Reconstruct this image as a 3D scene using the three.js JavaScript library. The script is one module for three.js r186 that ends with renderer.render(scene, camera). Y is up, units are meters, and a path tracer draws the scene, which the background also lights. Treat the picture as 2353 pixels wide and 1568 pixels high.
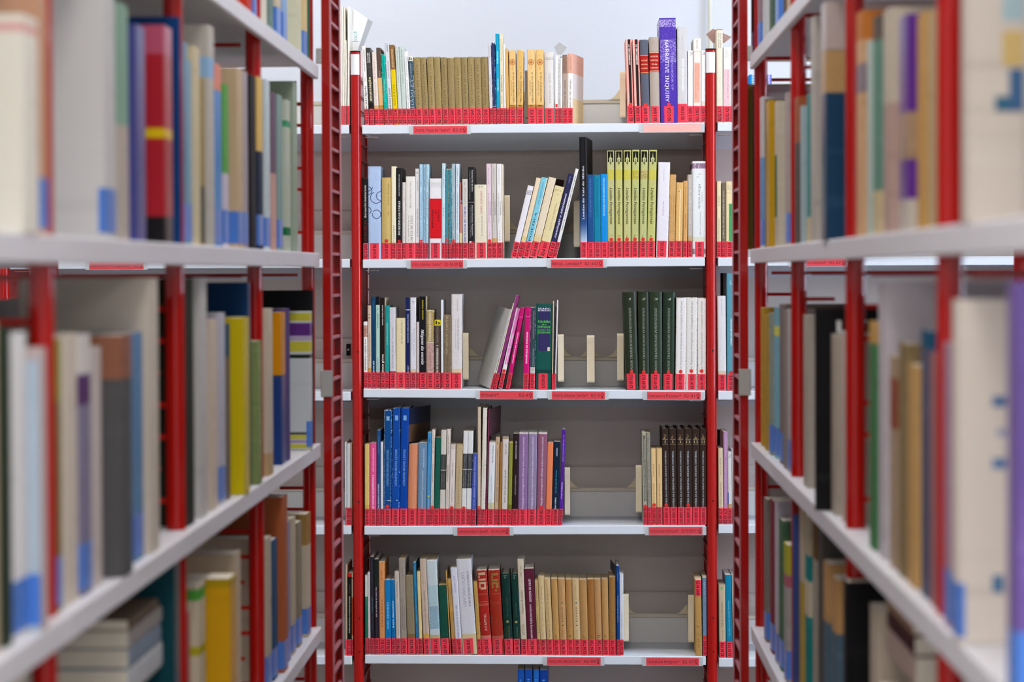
import * as THREE from 'three';
import { RoundedBoxGeometry } from 'three/addons/geometries/RoundedBoxGeometry.js';
import { mergeGeometries } from 'three/addons/utils/BufferGeometryUtils.js';
import { RectAreaLightUniformsLib } from 'three/addons/lights/RectAreaLightUniformsLib.js';

// ---------------------------------------------------------------- camera, sky, lights, exposure
RectAreaLightUniformsLib.init();
const W = 2353, H = 1568, F = 6367, D = 7.03, EYE = 1.5;
const scene = new THREE.Scene();
const camera = new THREE.PerspectiveCamera(2 * Math.atan(H / 2 / F) * 180 / Math.PI, W / H, 0.1, 60);
camera.position.set(0, EYE, D);
camera.rotation.order = 'YXZ';
camera.rotation.set(-0.0253, 0.0226, -0.0043);
camera.focus = D;
camera.userData.fStop = 5.6;
camera.updateMatrixWorld(true); camera.updateProjectionMatrix();
const renderer = new THREE.WebGLRenderer({ antialias: true });
renderer.toneMapping = THREE.LinearToneMapping;
renderer.toneMappingExposure = 0.96;
renderer.shadowMap.enabled = true;
scene.background = new THREE.Color(0.62, 0.74, 0.95).multiplyScalar(17.0);   // bright overcast sky outside the window
// room, its lamps and added fill lamps
const ROOM = { x0: -3.6, x1: 3.4, z0: -1.5, z1: 9.5, h: 3.0 };
// x, z, size along x, size along z, power
const LAMPS = [[-0.05, 0.85, 1.5, 0.3, 13], [-2.1, 0.85, 1.5, 0.3, 12], [2.0, 0.85, 1.5, 0.3, 12], [-0.05, 3.0, 0.3, 1.5, 8], [-0.05, 5.2, 0.3, 1.5, 9], [-1.0, -0.98, 1.5, 0.2, 5.6], [1.1, -0.98, 1.5, 0.2, 5.6], [-0.05, 7.5, 1.5, 0.3, 52], [-2.0, 7.5, 1.5, 0.3, 52], [1.9, 7.5, 1.5, 0.3, 52]];  // pair behind the bookcase added to brighten the wall, last three the near racks

// ---------------------------------------------------------------- helpers
const used = new Map();
function numbered(n) { const k = used.get(n) ?? 0; used.set(n, k + 1); return k ? n + '_' + String(k).padStart(3, '0') : n; }
let seed = 7;
function rnd() { seed = (seed * 1664525 + 1013904223) >>> 0; return seed / 4294967296; }
const V3 = (x, y, z) => new THREE.Vector3(x, y, z);
function ray(px, py) { return V3(px / W * 2 - 1, 1 - py / H * 2, 0.5).unproject(camera).sub(camera.position).normalize(); }
function onZ(px, py, z) { const r = ray(px, py); return r.multiplyScalar((z - D) / r.z).add(camera.position); }
function onX(px, py, x) { const r = ray(px, py); return r.multiplyScalar(x / r.x).add(camera.position); }
function onYZ(px, y, z) { const a = onZ(px, 0, z), b = onZ(px, H, z), t = (y - a.y) / (b.y - a.y); return a.lerp(b, t); }
function std(o) { return new THREE.MeshPhysicalMaterial(o); }
function mesh(name, geo, mat, parent) { const m = new THREE.Mesh(geo, mat); m.name = name; m.castShadow = m.receiveShadow = true; (parent ?? scene).add(m); return m; }
function thing(name, label, category, pos, turn = 0, group) {
  const g = new THREE.Group(); g.name = numbered(name); g.position.copy(pos); g.rotation.y = turn; scene.add(g);
  g.userData = { label, category }; if (group) g.userData.group = group; return g;
}
function struct(name, geo, mat, parent) { const m = mesh(name, geo, mat, parent); if (!parent) m.userData.kind = 'structure'; return m; }
function box(w, h, d, x = 0, y = 0, z = 0) { return new THREE.BoxGeometry(w, h, d).translate(x, y, z); }
function rbox(w, h, d, r, x = 0, y = 0, z = 0) { return new RoundedBoxGeometry(w, h, d, 2, r).translate(x, y, z); }
function cyl(r, h, x, y, z, n = 24) { return new THREE.CylinderGeometry(r, r, h, n).translate(x, y, z); }
function noiseTex(n, lo, hi, coarse, rep) {
  const d = new Uint8Array(n * n * 4), c = Math.max(2, coarse), g = [];
  for (let i = 0; i < c * c; i++) g.push(rnd());
  for (let y = 0; y < n; y++) for (let x = 0; x < n; x++) {
    const fx = x / n * c, fy = y / n * c, x0 = Math.floor(fx), y0 = Math.floor(fy), tx = fx - x0, ty = fy - y0, at = (a, b) => g[(b % c) * c + (a % c)];
    const low = (at(x0, y0) * (1 - tx) + at(x0 + 1, y0) * tx) * (1 - ty) + (at(x0, y0 + 1) * (1 - tx) + at(x0 + 1, y0 + 1) * tx) * ty;
    const v = (lo + (hi - lo) * (0.55 * low + 0.45 * rnd())) * 255, o = (y * n + x) * 4;
    d[o] = d[o + 1] = d[o + 2] = v; d[o + 3] = 255;
  }
  const t = new THREE.DataTexture(d, n, n); t.magFilter = THREE.LinearFilter; t.wrapS = t.wrapT = THREE.RepeatWrapping; t.repeat.set(rep, rep); t.needsUpdate = true; return t;
}

// ---------------------------------------------------------------- atlas for printed spines, stickers and signs
const PAGE = 2048, pages = [];
function newPage() {
  const c = document.createElement('canvas'); c.width = c.height = PAGE;
  const g = c.getContext('2d'); g.fillStyle = '#808080'; g.fillRect(0, 0, PAGE, PAGE);
  const t = new THREE.CanvasTexture(c); t.colorSpace = THREE.SRGBColorSpace; t.magFilter = THREE.LinearFilter;
  const p = { g, t, x: 0, y: 0, row: 0 };
  p.matte = std({ map: t, roughness: 0.62, specularIntensity: 0.22, name: 'printed matte cover' });
  p.gloss = std({ map: t, roughness: 0.3, specularIntensity: 0.32, name: 'printed laminated cover' });
  p.sticker = std({ map: t, roughness: 0.3, specularIntensity: 0.5, bumpMap: stickerBump, bumpScale: 0.00025, name: 'paper sticker under tape' });
  pages.push(p); return p;
}
const stickerBump = noiseTex(128, 0, 1, 16, 48);
let page = newPage();
function cell(w, h) {
  w = Math.ceil(w); h = Math.ceil(h);
  if (page.x + w + 6 > PAGE) { page.x = 0; page.y += page.row + 6; page.row = 0; }
  if (page.y + h + 6 > PAGE) page = newPage();
  const r = { p: page, x: page.x + 3, y: page.y + 3, w, h };
  page.x += w + 6; page.row = Math.max(page.row, h); return r;
}
const uvOf = (r, u, v) => [(r.x + u * r.w) / PAGE, 1 - (r.y + (1 - v) * r.h) / PAGE];
const FONTS = { s: '{} sans-serif', b: 'bold {} sans-serif', r: '{} serif', R: 'bold {} serif', i: 'italic {} serif', I: 'italic bold {} serif', m: '{} monospace' };
// text fitted to a box; dir u = reads upwards, d = reads downwards, h = level
function text(g, str, cx, cy, len, size, col, font, dir) {
  g.save(); g.translate(cx, cy); g.rotate(dir === 'u' ? -Math.PI / 2 : dir === 'd' ? Math.PI / 2 : 0);
  g.font = FONTS[font].replace('{}', size.toFixed(1) + 'px'); g.fillStyle = col; g.textAlign = 'center'; g.textBaseline = 'middle';
  const w = Math.max(1, g.measureText(str).width); g.scale(Math.min(2.2, len / w), 1); g.fillText(str, 0, 0); g.restore();
}
function marks(g, cx, y0, y1, size, col, dir) {   // lettering too small to read: short strokes
  g.save(); g.fillStyle = col;
  for (let y = Math.min(y0, y1); y < Math.max(y0, y1);) {
    const s = size * (0.22 + rnd() * 0.3), gap = rnd() < 0.16 ? size * 0.5 : size * 0.14, hh = size * (0.45 + rnd() * 0.4);
    g.fillRect(cx - hh / 2 + (rnd() - 0.5) * size * 0.12, y, hh * (rnd() < 0.5 ? 1 : 0.6), s * 0.5); y += s * 0.75 + gap;
  }
  g.restore();
}
function mottle(r, amount, warm) {
  const g = r.p.g, n = r.w * r.h / 45 * amount;
  for (let i = 0; i < n; i++) {
    const a = 0.015 + rnd() * 0.05; g.fillStyle = rnd() < 0.5 ? `rgba(255,255,250,${a})` : warm ? `rgba(110,66,20,${a * 1.3})` : `rgba(0,0,0,${a})`;
    g.fillRect(r.x + rnd() * r.w, r.y + rnd() * r.h, 1 + rnd() * 4, 1 + rnd() * 7);
  }
}
function wear(r, col, amount) {   // chipped edges
  const g = r.p.g; g.fillStyle = col;
  for (let i = 0; i < r.h * amount * 0.2; i++) { const e = rnd() < 0.5, w = 0.6 + rnd() * 2.6; g.fillRect(e ? r.x : r.x + r.w - w, r.y + rnd() * r.h, w, 1 + rnd() * rnd() * 14); }
  for (let i = 0; i < 7 * amount; i++) g.fillRect(r.x + rnd() * r.w * 0.9, r.y + (rnd() < 0.6 ? 0 : r.h * 0.78), 2 + rnd() * r.w * 0.25, 1 + rnd() * 5);
}
function drawSpine(r, base, ops, K, opts) {
  const g = r.p.g; g.save(); g.beginPath(); g.rect(r.x - 3, r.y - 3, r.w + 6, r.h + 6); g.clip();
  g.fillStyle = base; g.fillRect(r.x - 3, r.y - 3, r.w + 6, r.h + 6);
  const Y = (f) => r.y + f * r.h, X = (f) => r.x + f * r.w;
  for (const o of ops) {
    if (o[0] === 'R') { const x0 = o[4] ?? -0.2, x1 = o[5] ?? 1.2; g.fillStyle = o[3]; g.fillRect(X(x0), Y(o[1]), (x1 - x0) * r.w, (o[2] - o[1]) * r.h); }
    else if (o[0] === 'T') {
      const [, s, y0, y1, col, font = 's', size = 0.6, x = 0.5, dir = 'u'] = o, level = dir === 'h';
      text(g, s, X(x), Y((y0 + y1) / 2), level ? r.w * (size > 1 ? 0.85 : 0.8) : (y1 - y0) * r.h, level ? (y1 - y0) * r.h : size * r.w, col, font, dir);
    } else if (o[0] === 'M') { const [, y0, y1, col, size = 0.45, x = 0.5] = o; marks(g, X(x), Y(y0), Y(y1), size * r.w, col); }
    else if (o[0] === 'G') { const q = g.createLinearGradient(0, Y(o[1]), 0, Y(o[2])); q.addColorStop(0, o[3]); q.addColorStop(1, o[4]); g.fillStyle = q; g.fillRect(r.x - 3, Y(o[1]), r.w + 6, (o[2] - o[1]) * r.h); }
    else if (o[0] === 'C') { g.strokeStyle = o[3]; g.lineWidth = o[4] ?? 3; for (let k = 0; k < o[5]; k++) { g.beginPath(); g.arc(X(rnd() * 1.2 - 0.1), Y(o[1] + rnd() * (o[2] - o[1])), r.w * (0.25 + rnd() * 0.35), rnd() * 6, rnd() * 6 + 2.2); g.stroke(); } }
    else if (o[0] === 'L') {   // minaret emblem in a black panel
      g.fillStyle = '#14140f'; g.fillRect(X(0.12), Y(o[1]), r.w * 0.76, (o[2] - o[1]) * r.h); g.fillStyle = o[3];
      const cy = Y(o[1] + (o[2] - o[1]) * 0.72), q = r.w;
      g.beginPath(); g.ellipse(X(0.5), cy, q * 0.25, q * 0.22, 0, 0, 7); g.fill(); g.beginPath(); g.moveTo(X(0.5), Y(o[1]) + 2); g.lineTo(X(0.6), cy); g.lineTo(X(0.4), cy); g.fill(); g.fillRect(X(0.3), cy, q * 0.4, q * 0.5);
      g.strokeStyle = '#14140f'; g.lineWidth = 2.5; g.beginPath(); g.arc(X(0.5), Y(o[2]) + q * 0.12, q * 0.11, 0, 7); g.moveTo(X(0.5), cy); g.lineTo(X(0.5), Y(o[2]) + q * 0.45); g.stroke();
    } else if (o[0] === 'F') { g.fillStyle = o[3]; for (let k = 0; k < (o[4] ?? 400); k++) { g.fillRect(X(rnd()), Y(o[1] + (o[2] - o[1]) * rnd()), 1 + rnd() * 2.5, 1 + rnd() * 3); } }
    else if (o[0] === 'O') {   // round rosette
      g.strokeStyle = o[3]; g.lineWidth = 2.5; const cy = Y((o[1] + o[2]) / 2), q = (o[2] - o[1]) * r.h / 2;
      for (let k = 0; k < 12; k++) { g.beginPath(); g.moveTo(X(0.5), cy); g.lineTo(X(0.5) + Math.cos(k * 0.524) * q, cy + Math.sin(k * 0.524) * q); g.stroke(); } g.beginPath(); g.arc(X(0.5), cy, q * 0.7, 0, 7); g.stroke();
    }
  }
  mottle(r, opts.old ? 1.6 : 0.45, opts.old); if (opts.wear) wear(r, opts.wearCol ?? '#dfe3e2', opts.wear);
  g.restore();
}

// ---------------------------------------------------------------- book geometry: origin at the middle of the spine's foot, spine towards +z
const paper = [std({ color: '#d9d2c2', roughness: 0.85, name: 'white pages' }), std({ color: '#c9b48e', roughness: 0.9, name: 'yellowed pages' })];
for (const p of paper) {
  const n = 128, d = new Uint8Array(n * 4 * 4);
  for (let x = 0; x < n; x++) { const v = 205 + rnd() * 50; for (let y = 0; y < 4; y++) { const o = (y * n + x) * 4; d[o] = d[o + 1] = d[o + 2] = v; d[o + 3] = 255; } }
  const t = new THREE.DataTexture(d, n, 4); t.magFilter = THREE.LinearFilter; t.wrapS = t.wrapT = THREE.RepeatWrapping; t.needsUpdate = true; p.map = t;
}
const NSEG = 8;
function frontZ(f, bulge, pw) { return -bulge * Math.pow(Math.abs(2 * f - 1), pw); }
class Tri {
  constructor() { this.p = []; this.n = []; this.u = []; }
  quad(a, b, c, d, na, nb, nc, nd, ua, ub, uc, ud) {
    for (const [v, n, u] of [[a, na, ua], [b, nb, ub], [c, nc, uc], [a, na, ua], [c, nc, uc], [d, nd, ud]]) { this.p.push(...v); this.n.push(...n); this.u.push(...u); }
  }
  flat(a, b, c, d, ua, ub, uc, ud) {
    const e = V3(b[0] - a[0], b[1] - a[1], b[2] - a[2]).cross(V3(d[0] - a[0], d[1] - a[1], d[2] - a[2])).normalize().toArray();
    this.quad(a, b, c, d, e, e, e, e, ua, ub, uc, ud);
  }
  build() {
    const g = new THREE.BufferGeometry();
    g.setAttribute('position', new THREE.Float32BufferAttribute(this.p, 3)); g.setAttribute('normal', new THREE.Float32BufferAttribute(this.n, 3)); g.setAttribute('uv', new THREE.Float32BufferAttribute(this.u, 2));
    return g;
  }
}
function frontNormal(f, w, bulge, pw) { const s = 2 * f - 1, dz = -bulge * pw * Math.pow(Math.abs(s), pw - 1) * Math.sign(s) * 2 / w; return V3(-dz, 0, 1).normalize().toArray(); }
function coverGeometry(w, h, d, b, bulge, pw, r, flareL = 0, flareR = 0) {
  const T = new Tri(), fx = [], st = Math.max(0.0012, b);
  for (let i = 0; i <= NSEG; i++) { const f = i / NSEG; fx.push([(f - 0.5) * w, frontZ(f, bulge, pw), f]); }
  for (let i = 0; i < NSEG; i++) {
    const [xa, za, fa] = fx[i], [xb, zb, fb] = fx[i + 1], na = frontNormal(fa, w, bulge, pw), nb = frontNormal(fb, w, bulge, pw);
    T.quad([xa, 0, za], [xb, 0, zb], [xb, h, zb], [xa, h, za], na, nb, nb, na, uvOf(r, fa, 0), uvOf(r, fb, 0), uvOf(r, fb, 1), uvOf(r, fa, 1));
  }
  const e = -bulge, zi = -bulge - st, L = -w / 2, R = w / 2, uL0 = uvOf(r, 0.03, 0), uL1 = uvOf(r, 0.03, 1), uR0 = uvOf(r, 0.97, 0), uR1 = uvOf(r, 0.97, 1);
  T.flat([L - flareL, 0, -d], [L, 0, e], [L, h, e], [L - flareL, h, -d], uL0, uL0, uL1, uL1);
  T.flat([R, 0, e], [R + flareR, 0, -d], [R + flareR, h, -d], [R, h, e], uR0, uR0, uR1, uR1);
  T.flat([L + b, 0, zi], [L + b - flareL, 0, -d], [L + b - flareL, h, -d], [L + b, h, zi], uL0, uL0, uL1, uL1);
  T.flat([R - b + flareR, 0, -d], [R - b, 0, zi], [R - b, h, zi], [R - b + flareR, h, -d], uR0, uR0, uR1, uR1);
  T.flat([L + b - flareL, 0, -d], [L - flareL, 0, -d], [L - flareL, h, -d], [L + b - flareL, h, -d], uL0, uL0, uL1, uL1);
  T.flat([R + flareR, 0, -d], [R + flareR - b, 0, -d], [R + flareR - b, h, -d], [R + flareR, h, -d], uR0, uR0, uR1, uR1);
  T.flat([R - b, 0, zi], [L + b, 0, zi], [L + b, h, zi], [R - b, h, zi], uL0, uL0, uL1, uL1);
  for (const [y, up] of [[h, 1], [0, 0]]) {
    const n = [0, up ? 1 : -1, 0], v = up ? 0.995 : 0.005, q = (a, b2, c, d2, u) => { const k = uvOf(r, u, v); up ? T.quad(a, b2, c, d2, n, n, n, n, k, k, k, k) : T.quad(d2, c, b2, a, n, n, n, n, k, k, k, k); };
    for (let i = 0; i < NSEG; i++) q([fx[i][0], y, fx[i][1]], [fx[i + 1][0], y, fx[i + 1][1]], [fx[i + 1][0], y, zi], [fx[i][0], y, zi], fx[i][2]);
    q([L - flareL, y, -d], [L, y, zi], [L + b, y, zi], [L + b - flareL, y, -d], 0.03);
    q([R - b + flareR, y, -d], [R - b, y, zi], [R, y, zi], [R + flareR, y, -d], 0.97);
  }
  return T.build();
}
function stickerGeometry(w, x0, x1, y0, y1, bulge, pw, r, off, wrap = 0) {   // follows the spine's curve; wrap folds it onto the boards
  const T = new Tri(), n = 6;
  for (let i = 0; i < n; i++) {
    const fa = x0 + (x1 - x0) * i / n, fb = x0 + (x1 - x0) * (i + 1) / n, za = frontZ(fa, bulge, pw) + off, zb = frontZ(fb, bulge, pw) + off, na = frontNormal(fa, w, bulge, pw), nb = frontNormal(fb, w, bulge, pw);
    const xa = (fa - 0.5) * w * (wrap ? 1 + 2 * off / w : 1), xb = (fb - 0.5) * w * (wrap ? 1 + 2 * off / w : 1);
    T.quad([xa, y0, za], [xb, y0, zb], [xb, y1, zb], [xa, y1, za], na, nb, nb, na, uvOf(r, i / n, 0), uvOf(r, (i + 1) / n, 0), uvOf(r, (i + 1) / n, 1), uvOf(r, i / n, 1));
  }
  if (wrap) {
    const X = w / 2 + off, z0 = -bulge + off, u0 = uvOf(r, 0.02, 0.5), u1 = uvOf(r, 0.98, 0.5);
    T.flat([-X, y0, -wrap], [-X, y0, z0], [-X, y1, z0], [-X, y1, -wrap], u0, u0, u0, u0);
    T.flat([X, y0, z0], [X, y0, -wrap], [X, y1, -wrap], [X, y1, z0], u1, u1, u1, u1);
  }
  return T.build();
}
function dotGeometry(w, cx, cy, rad, bulge, pw, off) {
  const g = new THREE.CircleGeometry(rad, 20), p = g.attributes.position;
  for (let i = 0; i < p.count; i++) { const x = p.getX(i) + cx, f = Math.min(1, Math.max(0, x / w + 0.5)); p.setXYZ(i, x, p.getY(i) + cy, frontZ(f, bulge, pw) + off); }
  return g;
}
const dotMat = std({ color: '#d5231b', roughness: 0.35, name: 'red dot sticker' });
const books = [];
const LABEL_RED = '#e63c4e';
// one book in its own Group
function makeBook(o) {
  const { w, h, d } = o, hard = o.hard, b = Math.min(hard ? 0.0026 : 0.0006, w * 0.18), bulge = o.round ? Math.min(0.006, w * 0.16) : Math.min(0.0016, w * 0.2), pw = o.round ? 2.2 : 6, K = o.K;
  const r = cell(Math.max(8, o.wpx * K), Math.max(40, o.hpx * K));
  drawSpine(r, o.col, o.ops ?? [], K, o);
  const g = new THREE.Group(); g.name = numbered(o.side ? 'book' : /booklet/.test(o.look) ? 'booklet' : /paperback/.test(o.look) ? 'paperback_book' : 'bound_volume'); scene.add(g); g.position.copy(o.pos); g.rotation.set(0, o.turn ?? 0, o.lean ?? 0, 'YXZ');
  mesh('cover', coverGeometry(w, h, d, b, bulge, pw, r, o.flareL, o.flareR), o.gloss ? r.p.gloss : r.p.matte, g);
  const ins = hard ? 0.0035 : 0.0004, fore = hard ? 0.004 : 0.0008, zi = -bulge - Math.max(0.0012, b) - 0.0002, pwid = Math.max(0.001, w - 2 * b - 0.0003);
  const pg = box(pwid, h - 2 * ins, d - fore + zi, 0, h / 2, (zi - d + fore) / 2), uv = pg.attributes.uv; for (let i = 0; i < uv.count; i++) uv.setXY(i, uv.getX(i) * pwid * 40, uv.getY(i));
  mesh('pages', pg, paper[o.old ? 1 : 0], g);
  if (o.flareR || o.flareL) { const s = o.flareR ? 1 : -1, fl = (o.flareR || o.flareL) * 0.45, gg = new THREE.PlaneGeometry(1, 1); gg.dispose(); mesh('loose_leaf', new THREE.BoxGeometry(0.0004, h - 0.004, d * 0.96).rotateY(-s * Math.atan(fl / d)).translate(s * (w / 2 - 0.001 + fl / 2), h / 2, -d / 2), paper[o.old ? 1 : 0], g); }
  for (const [sd, f0, f1, dx, c] of o.flaps ?? []) { const hh = (f1 - f0) * h; mesh('splayed_cover', new THREE.BoxGeometry(0.0008, hh, Math.hypot(d, dx)).rotateY(-sd * Math.atan(dx / d)).translate(sd * (w / 2 + dx / 2 + 0.0006), h - f0 * h - hh / 2, -d / 2 - 0.002), std({ color: c, roughness: 0.5, name: 'splayed cover' }), g); }
  if (o.code !== undefined) {
    const lw = o.lab ? (o.lab[1] - o.lab[0]) : 1, lh = o.labH, lr = cell(Math.max(8, o.wpx * lw * K), Math.max(20, lh / h * o.hpx * K)), q = lr.p.g, y0 = o.labY ?? 0.0008;
    q.fillStyle = o.labCol ?? LABEL_RED; q.fillRect(lr.x - 3, lr.y - 3, lr.w + 6, lr.h + 6);
    if (o.code) { q.save(); q.beginPath(); q.rect(lr.x, lr.y, lr.w, lr.h); q.clip(); const fs = Math.min(11 * K, lr.w * 0.95); text(q, o.code, lr.x + lr.w * 0.5, lr.y + lr.h * 0.5, Math.min(lr.h * 0.88, o.code.length * 3.9 * K), fs, '#2a0a10', 'b', o.labDown ? 'd' : 'u'); q.restore(); }
    mottle(lr, 0.5, false);
    mesh('spine_sticker', stickerGeometry(w, o.lab ? o.lab[0] : 0.01, o.lab ? o.lab[1] : 0.99, y0, y0 + lh, bulge, pw, lr, 0.0003, o.wrap ?? 0), lr.p.sticker, g);
  }
  if (o.dot !== undefined) mesh('dot_sticker', dotGeometry(w, (o.dotX ?? 0) * w, o.dot, Math.min(0.0046, w * 0.55), bulge, pw, 0.0006), dotMat, g);
  o.obj = g; books.push(o); return g;
}

// ---------------------------------------------------------------- the room
const wallMat = std({ color: '#e4ebf4', roughness: 0.9, bumpMap: noiseTex(256, 0, 1, 64, 3), bumpScale: 0.0006, name: 'white painted plaster' });
const ceilMat = std({ color: '#eeeeec', roughness: 0.95, name: 'white ceiling' });
const floorMat = std({ color: '#8f877c', roughness: 0.55, map: noiseTex(256, 0.75, 1, 40, 6), name: 'grey speckled floor' });
{
  const { x0, x1, z0, z1, h } = ROOM, t = 0.15, mx = (x0 + x1) / 2, mz = (z0 + z1) / 2, lx = x1 - x0, lz = z1 - z0;
  struct('floor', box(lx + 2 * t, t, lz + 2 * t, mx, -t / 2, mz), floorMat);
  struct('ceiling', box(lx + 2 * t, t, lz + 2 * t, mx, h + t / 2, mz), ceilMat);
  struct('wall_back', box(lx + 2 * t, h, t, mx, h / 2, z0 - t / 2), wallMat);
  struct('wall_front', box(lx + 2 * t, h, t, mx, h / 2, z1 + t / 2), wallMat);
  struct('wall_left', box(t, h, lz, x0 - t / 2, h / 2, mz), wallMat);
  const wz0 = 0.7, wz1 = 2.35, wy0 = 1.0, wy1 = 2.5, X = x1 + t / 2;   // opening in the wall beside the bookcase
  struct('wall_right', mergeGeometries([box(t, wy0, lz, X, wy0 / 2, mz), box(t, h - wy1, lz, X, (h + wy1) / 2, mz), box(t, wy1 - wy0, wz0 - z0, X, (wy0 + wy1) / 2, (wz0 + z0) / 2), box(t, wy1 - wy0, z1 - wz1, X, (wy0 + wy1) / 2, (z1 + wz1) / 2)]), wallMat);
  const wf = std({ color: '#e8e8e6', roughness: 0.4, name: 'white window frame' }), win = new THREE.Group(); win.name = 'window_1'; win.userData.kind = 'structure'; scene.add(win);
  const ww = wz1 - wz0, wh = wy1 - wy0, cz = (wz0 + wz1) / 2, cy = (wy0 + wy1) / 2;
  mesh('window_frame', mergeGeometries([box(0.06, 0.05, ww, X, wy0 + 0.025, cz), box(0.06, 0.05, ww, X, wy1 - 0.025, cz), box(0.06, wh, 0.05, X, cy, wz0 + 0.025), box(0.06, wh, 0.05, X, cy, wz1 - 0.025)]), wf, win);
  mesh('pane', box(0.004, wh - 0.1, ww - 0.1, X, cy, cz), std({ color: '#ffffff', transmission: 1, thickness: 0, roughness: 0.02, name: 'window glass' }), win);
}
const glow = std({ color: '#ffffff', emissive: '#fffaf6', emissiveIntensity: 3, roughness: 0.6, name: 'lit diffuser' });
const fitting = std({ color: '#e6e6e4', roughness: 0.45, name: 'white lamp housing' });
const lampWords = ['across the aisle in front of the tall bookcase', 'across the aisle on the side of the yellow-book rack', 'across the aisle on the window side', 'between the two side racks by their far ends', 'between the two side racks halfway along', 'added unseen behind the tall bookcase toward the yellow-book rack', 'added unseen behind the tall bookcase toward the window', 'added unseen over the entrance to the aisle', 'added unseen over the cross aisle by the yellow-book rack', 'added unseen over the cross aisle by the black-book rack'];
LAMPS.forEach(([x, z, w, d, power], i) => {
  const L = thing('ceiling_lamp', 'white fluorescent ceiling lamp ' + lampWords[i], 'lamp', V3(x, ROOM.h, z), 0, 'ceiling lamps');
  mesh('housing', rbox(w + 0.06, 0.06, d + 0.06, 0.008, 0, -0.031, 0), fitting, L);
  mesh('lamp_diffuser', box(w, 0.012, d, 0, -0.068, 0), glow, L);
  const a = new THREE.RectAreaLight('#fffaf6', power, w, d); a.name = 'lamp_light'; a.rotation.x = -Math.PI / 2; a.position.set(0, -0.078, 0); a.castShadow = true; L.add(a);
});

// ---------------------------------------------------------------- the facing bookcase
const red = std({ color: '#a80b04', roughness: 0.4, specularIntensity: 0.2, clearcoat: 0.5, clearcoatRoughness: 0.05, name: 'red lacquered steel' });
const rungMat = std({ color: '#ac6a74', roughness: 0.5, name: 'red rung with painted gloss' });  // paler red paints in the gloss caught by rungs and flange edges
const white = std({ color: '#d2dae3', roughness: 0.45, name: 'white shelf steel' });
const backMat = std({ color: '#d0c7c0', roughness: 0.7, bumpMap: noiseTex(128, 0, 1, 32, 4), bumpScale: 0.0003, name: 'taupe back panel' });
const railMat = std({ color: '#cfc6b6', roughness: 0.55, name: 'cream rail' });
const upMat = std({ color: '#dcdbd8', roughness: 0.6, name: 'grey upstand' });
const topMat = std({ color: '#c9ced4', roughness: 0.6, name: 'blue-grey top rail' });
const holeMat = std({ color: '#161210', roughness: 0.9, name: 'bolt hole' });
const PL = onZ(820, 800, 0).x, PR = onZ(1635, 800, 0).x, BAY = PR - PL;
// [y left, y right] of each shelf's upper front edge in the photograph, for the bays left of, between and right of the two red posts
const SHELF_PX = [
  [[287.6, 287.4], [288, 282.2], [281.6, 281.2]], [[595.6, 595.4], [596.4, 591.6], [592, 591.6]], [[901, 901], [893.6, 898], [899, 899]],
  [[1208.6, 1208.6], [1209.4, 1207.6], [1206, 1206]], [[1507.6, 1507.6], [1505, 1508.6], [1513, 1513]], [[1815, 1815], [1815, 1815], [1815, 1815]]];
const SD = 0.262, LIP = 0.0225, SHELF_Z = 0.004;
const shelfLine = [];   // height of the shelf surface as a function of x
const bookcase = thing('library_bookcase', 'tall steel library bookcase with red posts, white shelves and taupe back panels', 'bookcase', V3(0, 0, 0));
const bayX = [[PL - BAY + 0.0165, PL - 0.0165], [PL + 0.0165, PR - 0.0165], [PR + 0.0165, PR + BAY - 0.0165]];
for (let s = 0; s < 6; s++) {
  shelfLine.push([]);
  for (let b = 0; b < 3; b++) {
    const [xa, xb] = bayX[b], pa = b === 0 ? 788 : b === 1 ? 838 : 1650, pb = b === 0 ? 808 : b === 1 ? 1622 : 1690, A = onZ(pa, SHELF_PX[s][b][0], 0), B = onZ(pb, SHELF_PX[s][b][1], 0);
    const m = b === 1 ? (B.y - A.y) / (B.x - A.x) : 0, f = (x) => A.y + m * (x - A.x); shelfLine[s].push(f);
    const cx = (xa + xb) / 2, w = xb - xa, g = new THREE.Group(); g.name = 'shelf'; g.position.set(cx, f(cx), 0); g.rotation.z = Math.atan(m); bookcase.add(g);
    mesh('shelf_tray', mergeGeometries([rbox(w, LIP, 0.012, 0.002, 0, -LIP / 2, SHELF_Z - 0.006), box(w, 0.003, SD, 0, -0.0016, SHELF_Z - 0.008 - SD / 2), box(0.002, LIP * 0.8, SD, -w / 2 + 0.001, -LIP * 0.5, SHELF_Z - 0.008 - SD / 2), box(0.002, LIP * 0.8, SD, w / 2 - 0.001, -LIP * 0.5, SHELF_Z - 0.008 - SD / 2)].map((q) => q.index ? q.toNonIndexed() : q)), white, g);
    mesh('upstand', box(w, 0.066, 0.004, 0, 0.033, -SD), upMat, g);
    mesh('divider_rail', rbox(w, 0.0105, 0.009, 0.002, 0, 0.0715, -SD + 0.002), railMat, g);
    if (s > 0) {
      mesh('back_panel', box(w + 0.02, 0.345, 0.003, 0, 0.1725, -SD - 0.05), backMat, g);
      mesh('top_rail', box(w + 0.02, 0.046, 0.003, 0, 0.345 - 0.046 / 2 - 0.012, -SD - 0.046), topMat, g);
      mesh('rear_upstand', box(w + 0.02, 0.128, 0.003, 0, 0.064, -SD - 0.04), backMat, g);
    }
    for (const e of [-1, 1]) mesh('bracket_clip', box(0.03, 0.0016, 0.05, e * (w / 2 - 0.02), -LIP - 0.006, -0.06).rotateX(0), upMat, g);
  }
}
const RP = 0.0415;
const rungC = box(0.008, 0.0045, 0.27), stickW = std({ color: '#e3e6ea', roughness: 0.35, name: 'white post sticker' });
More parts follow.
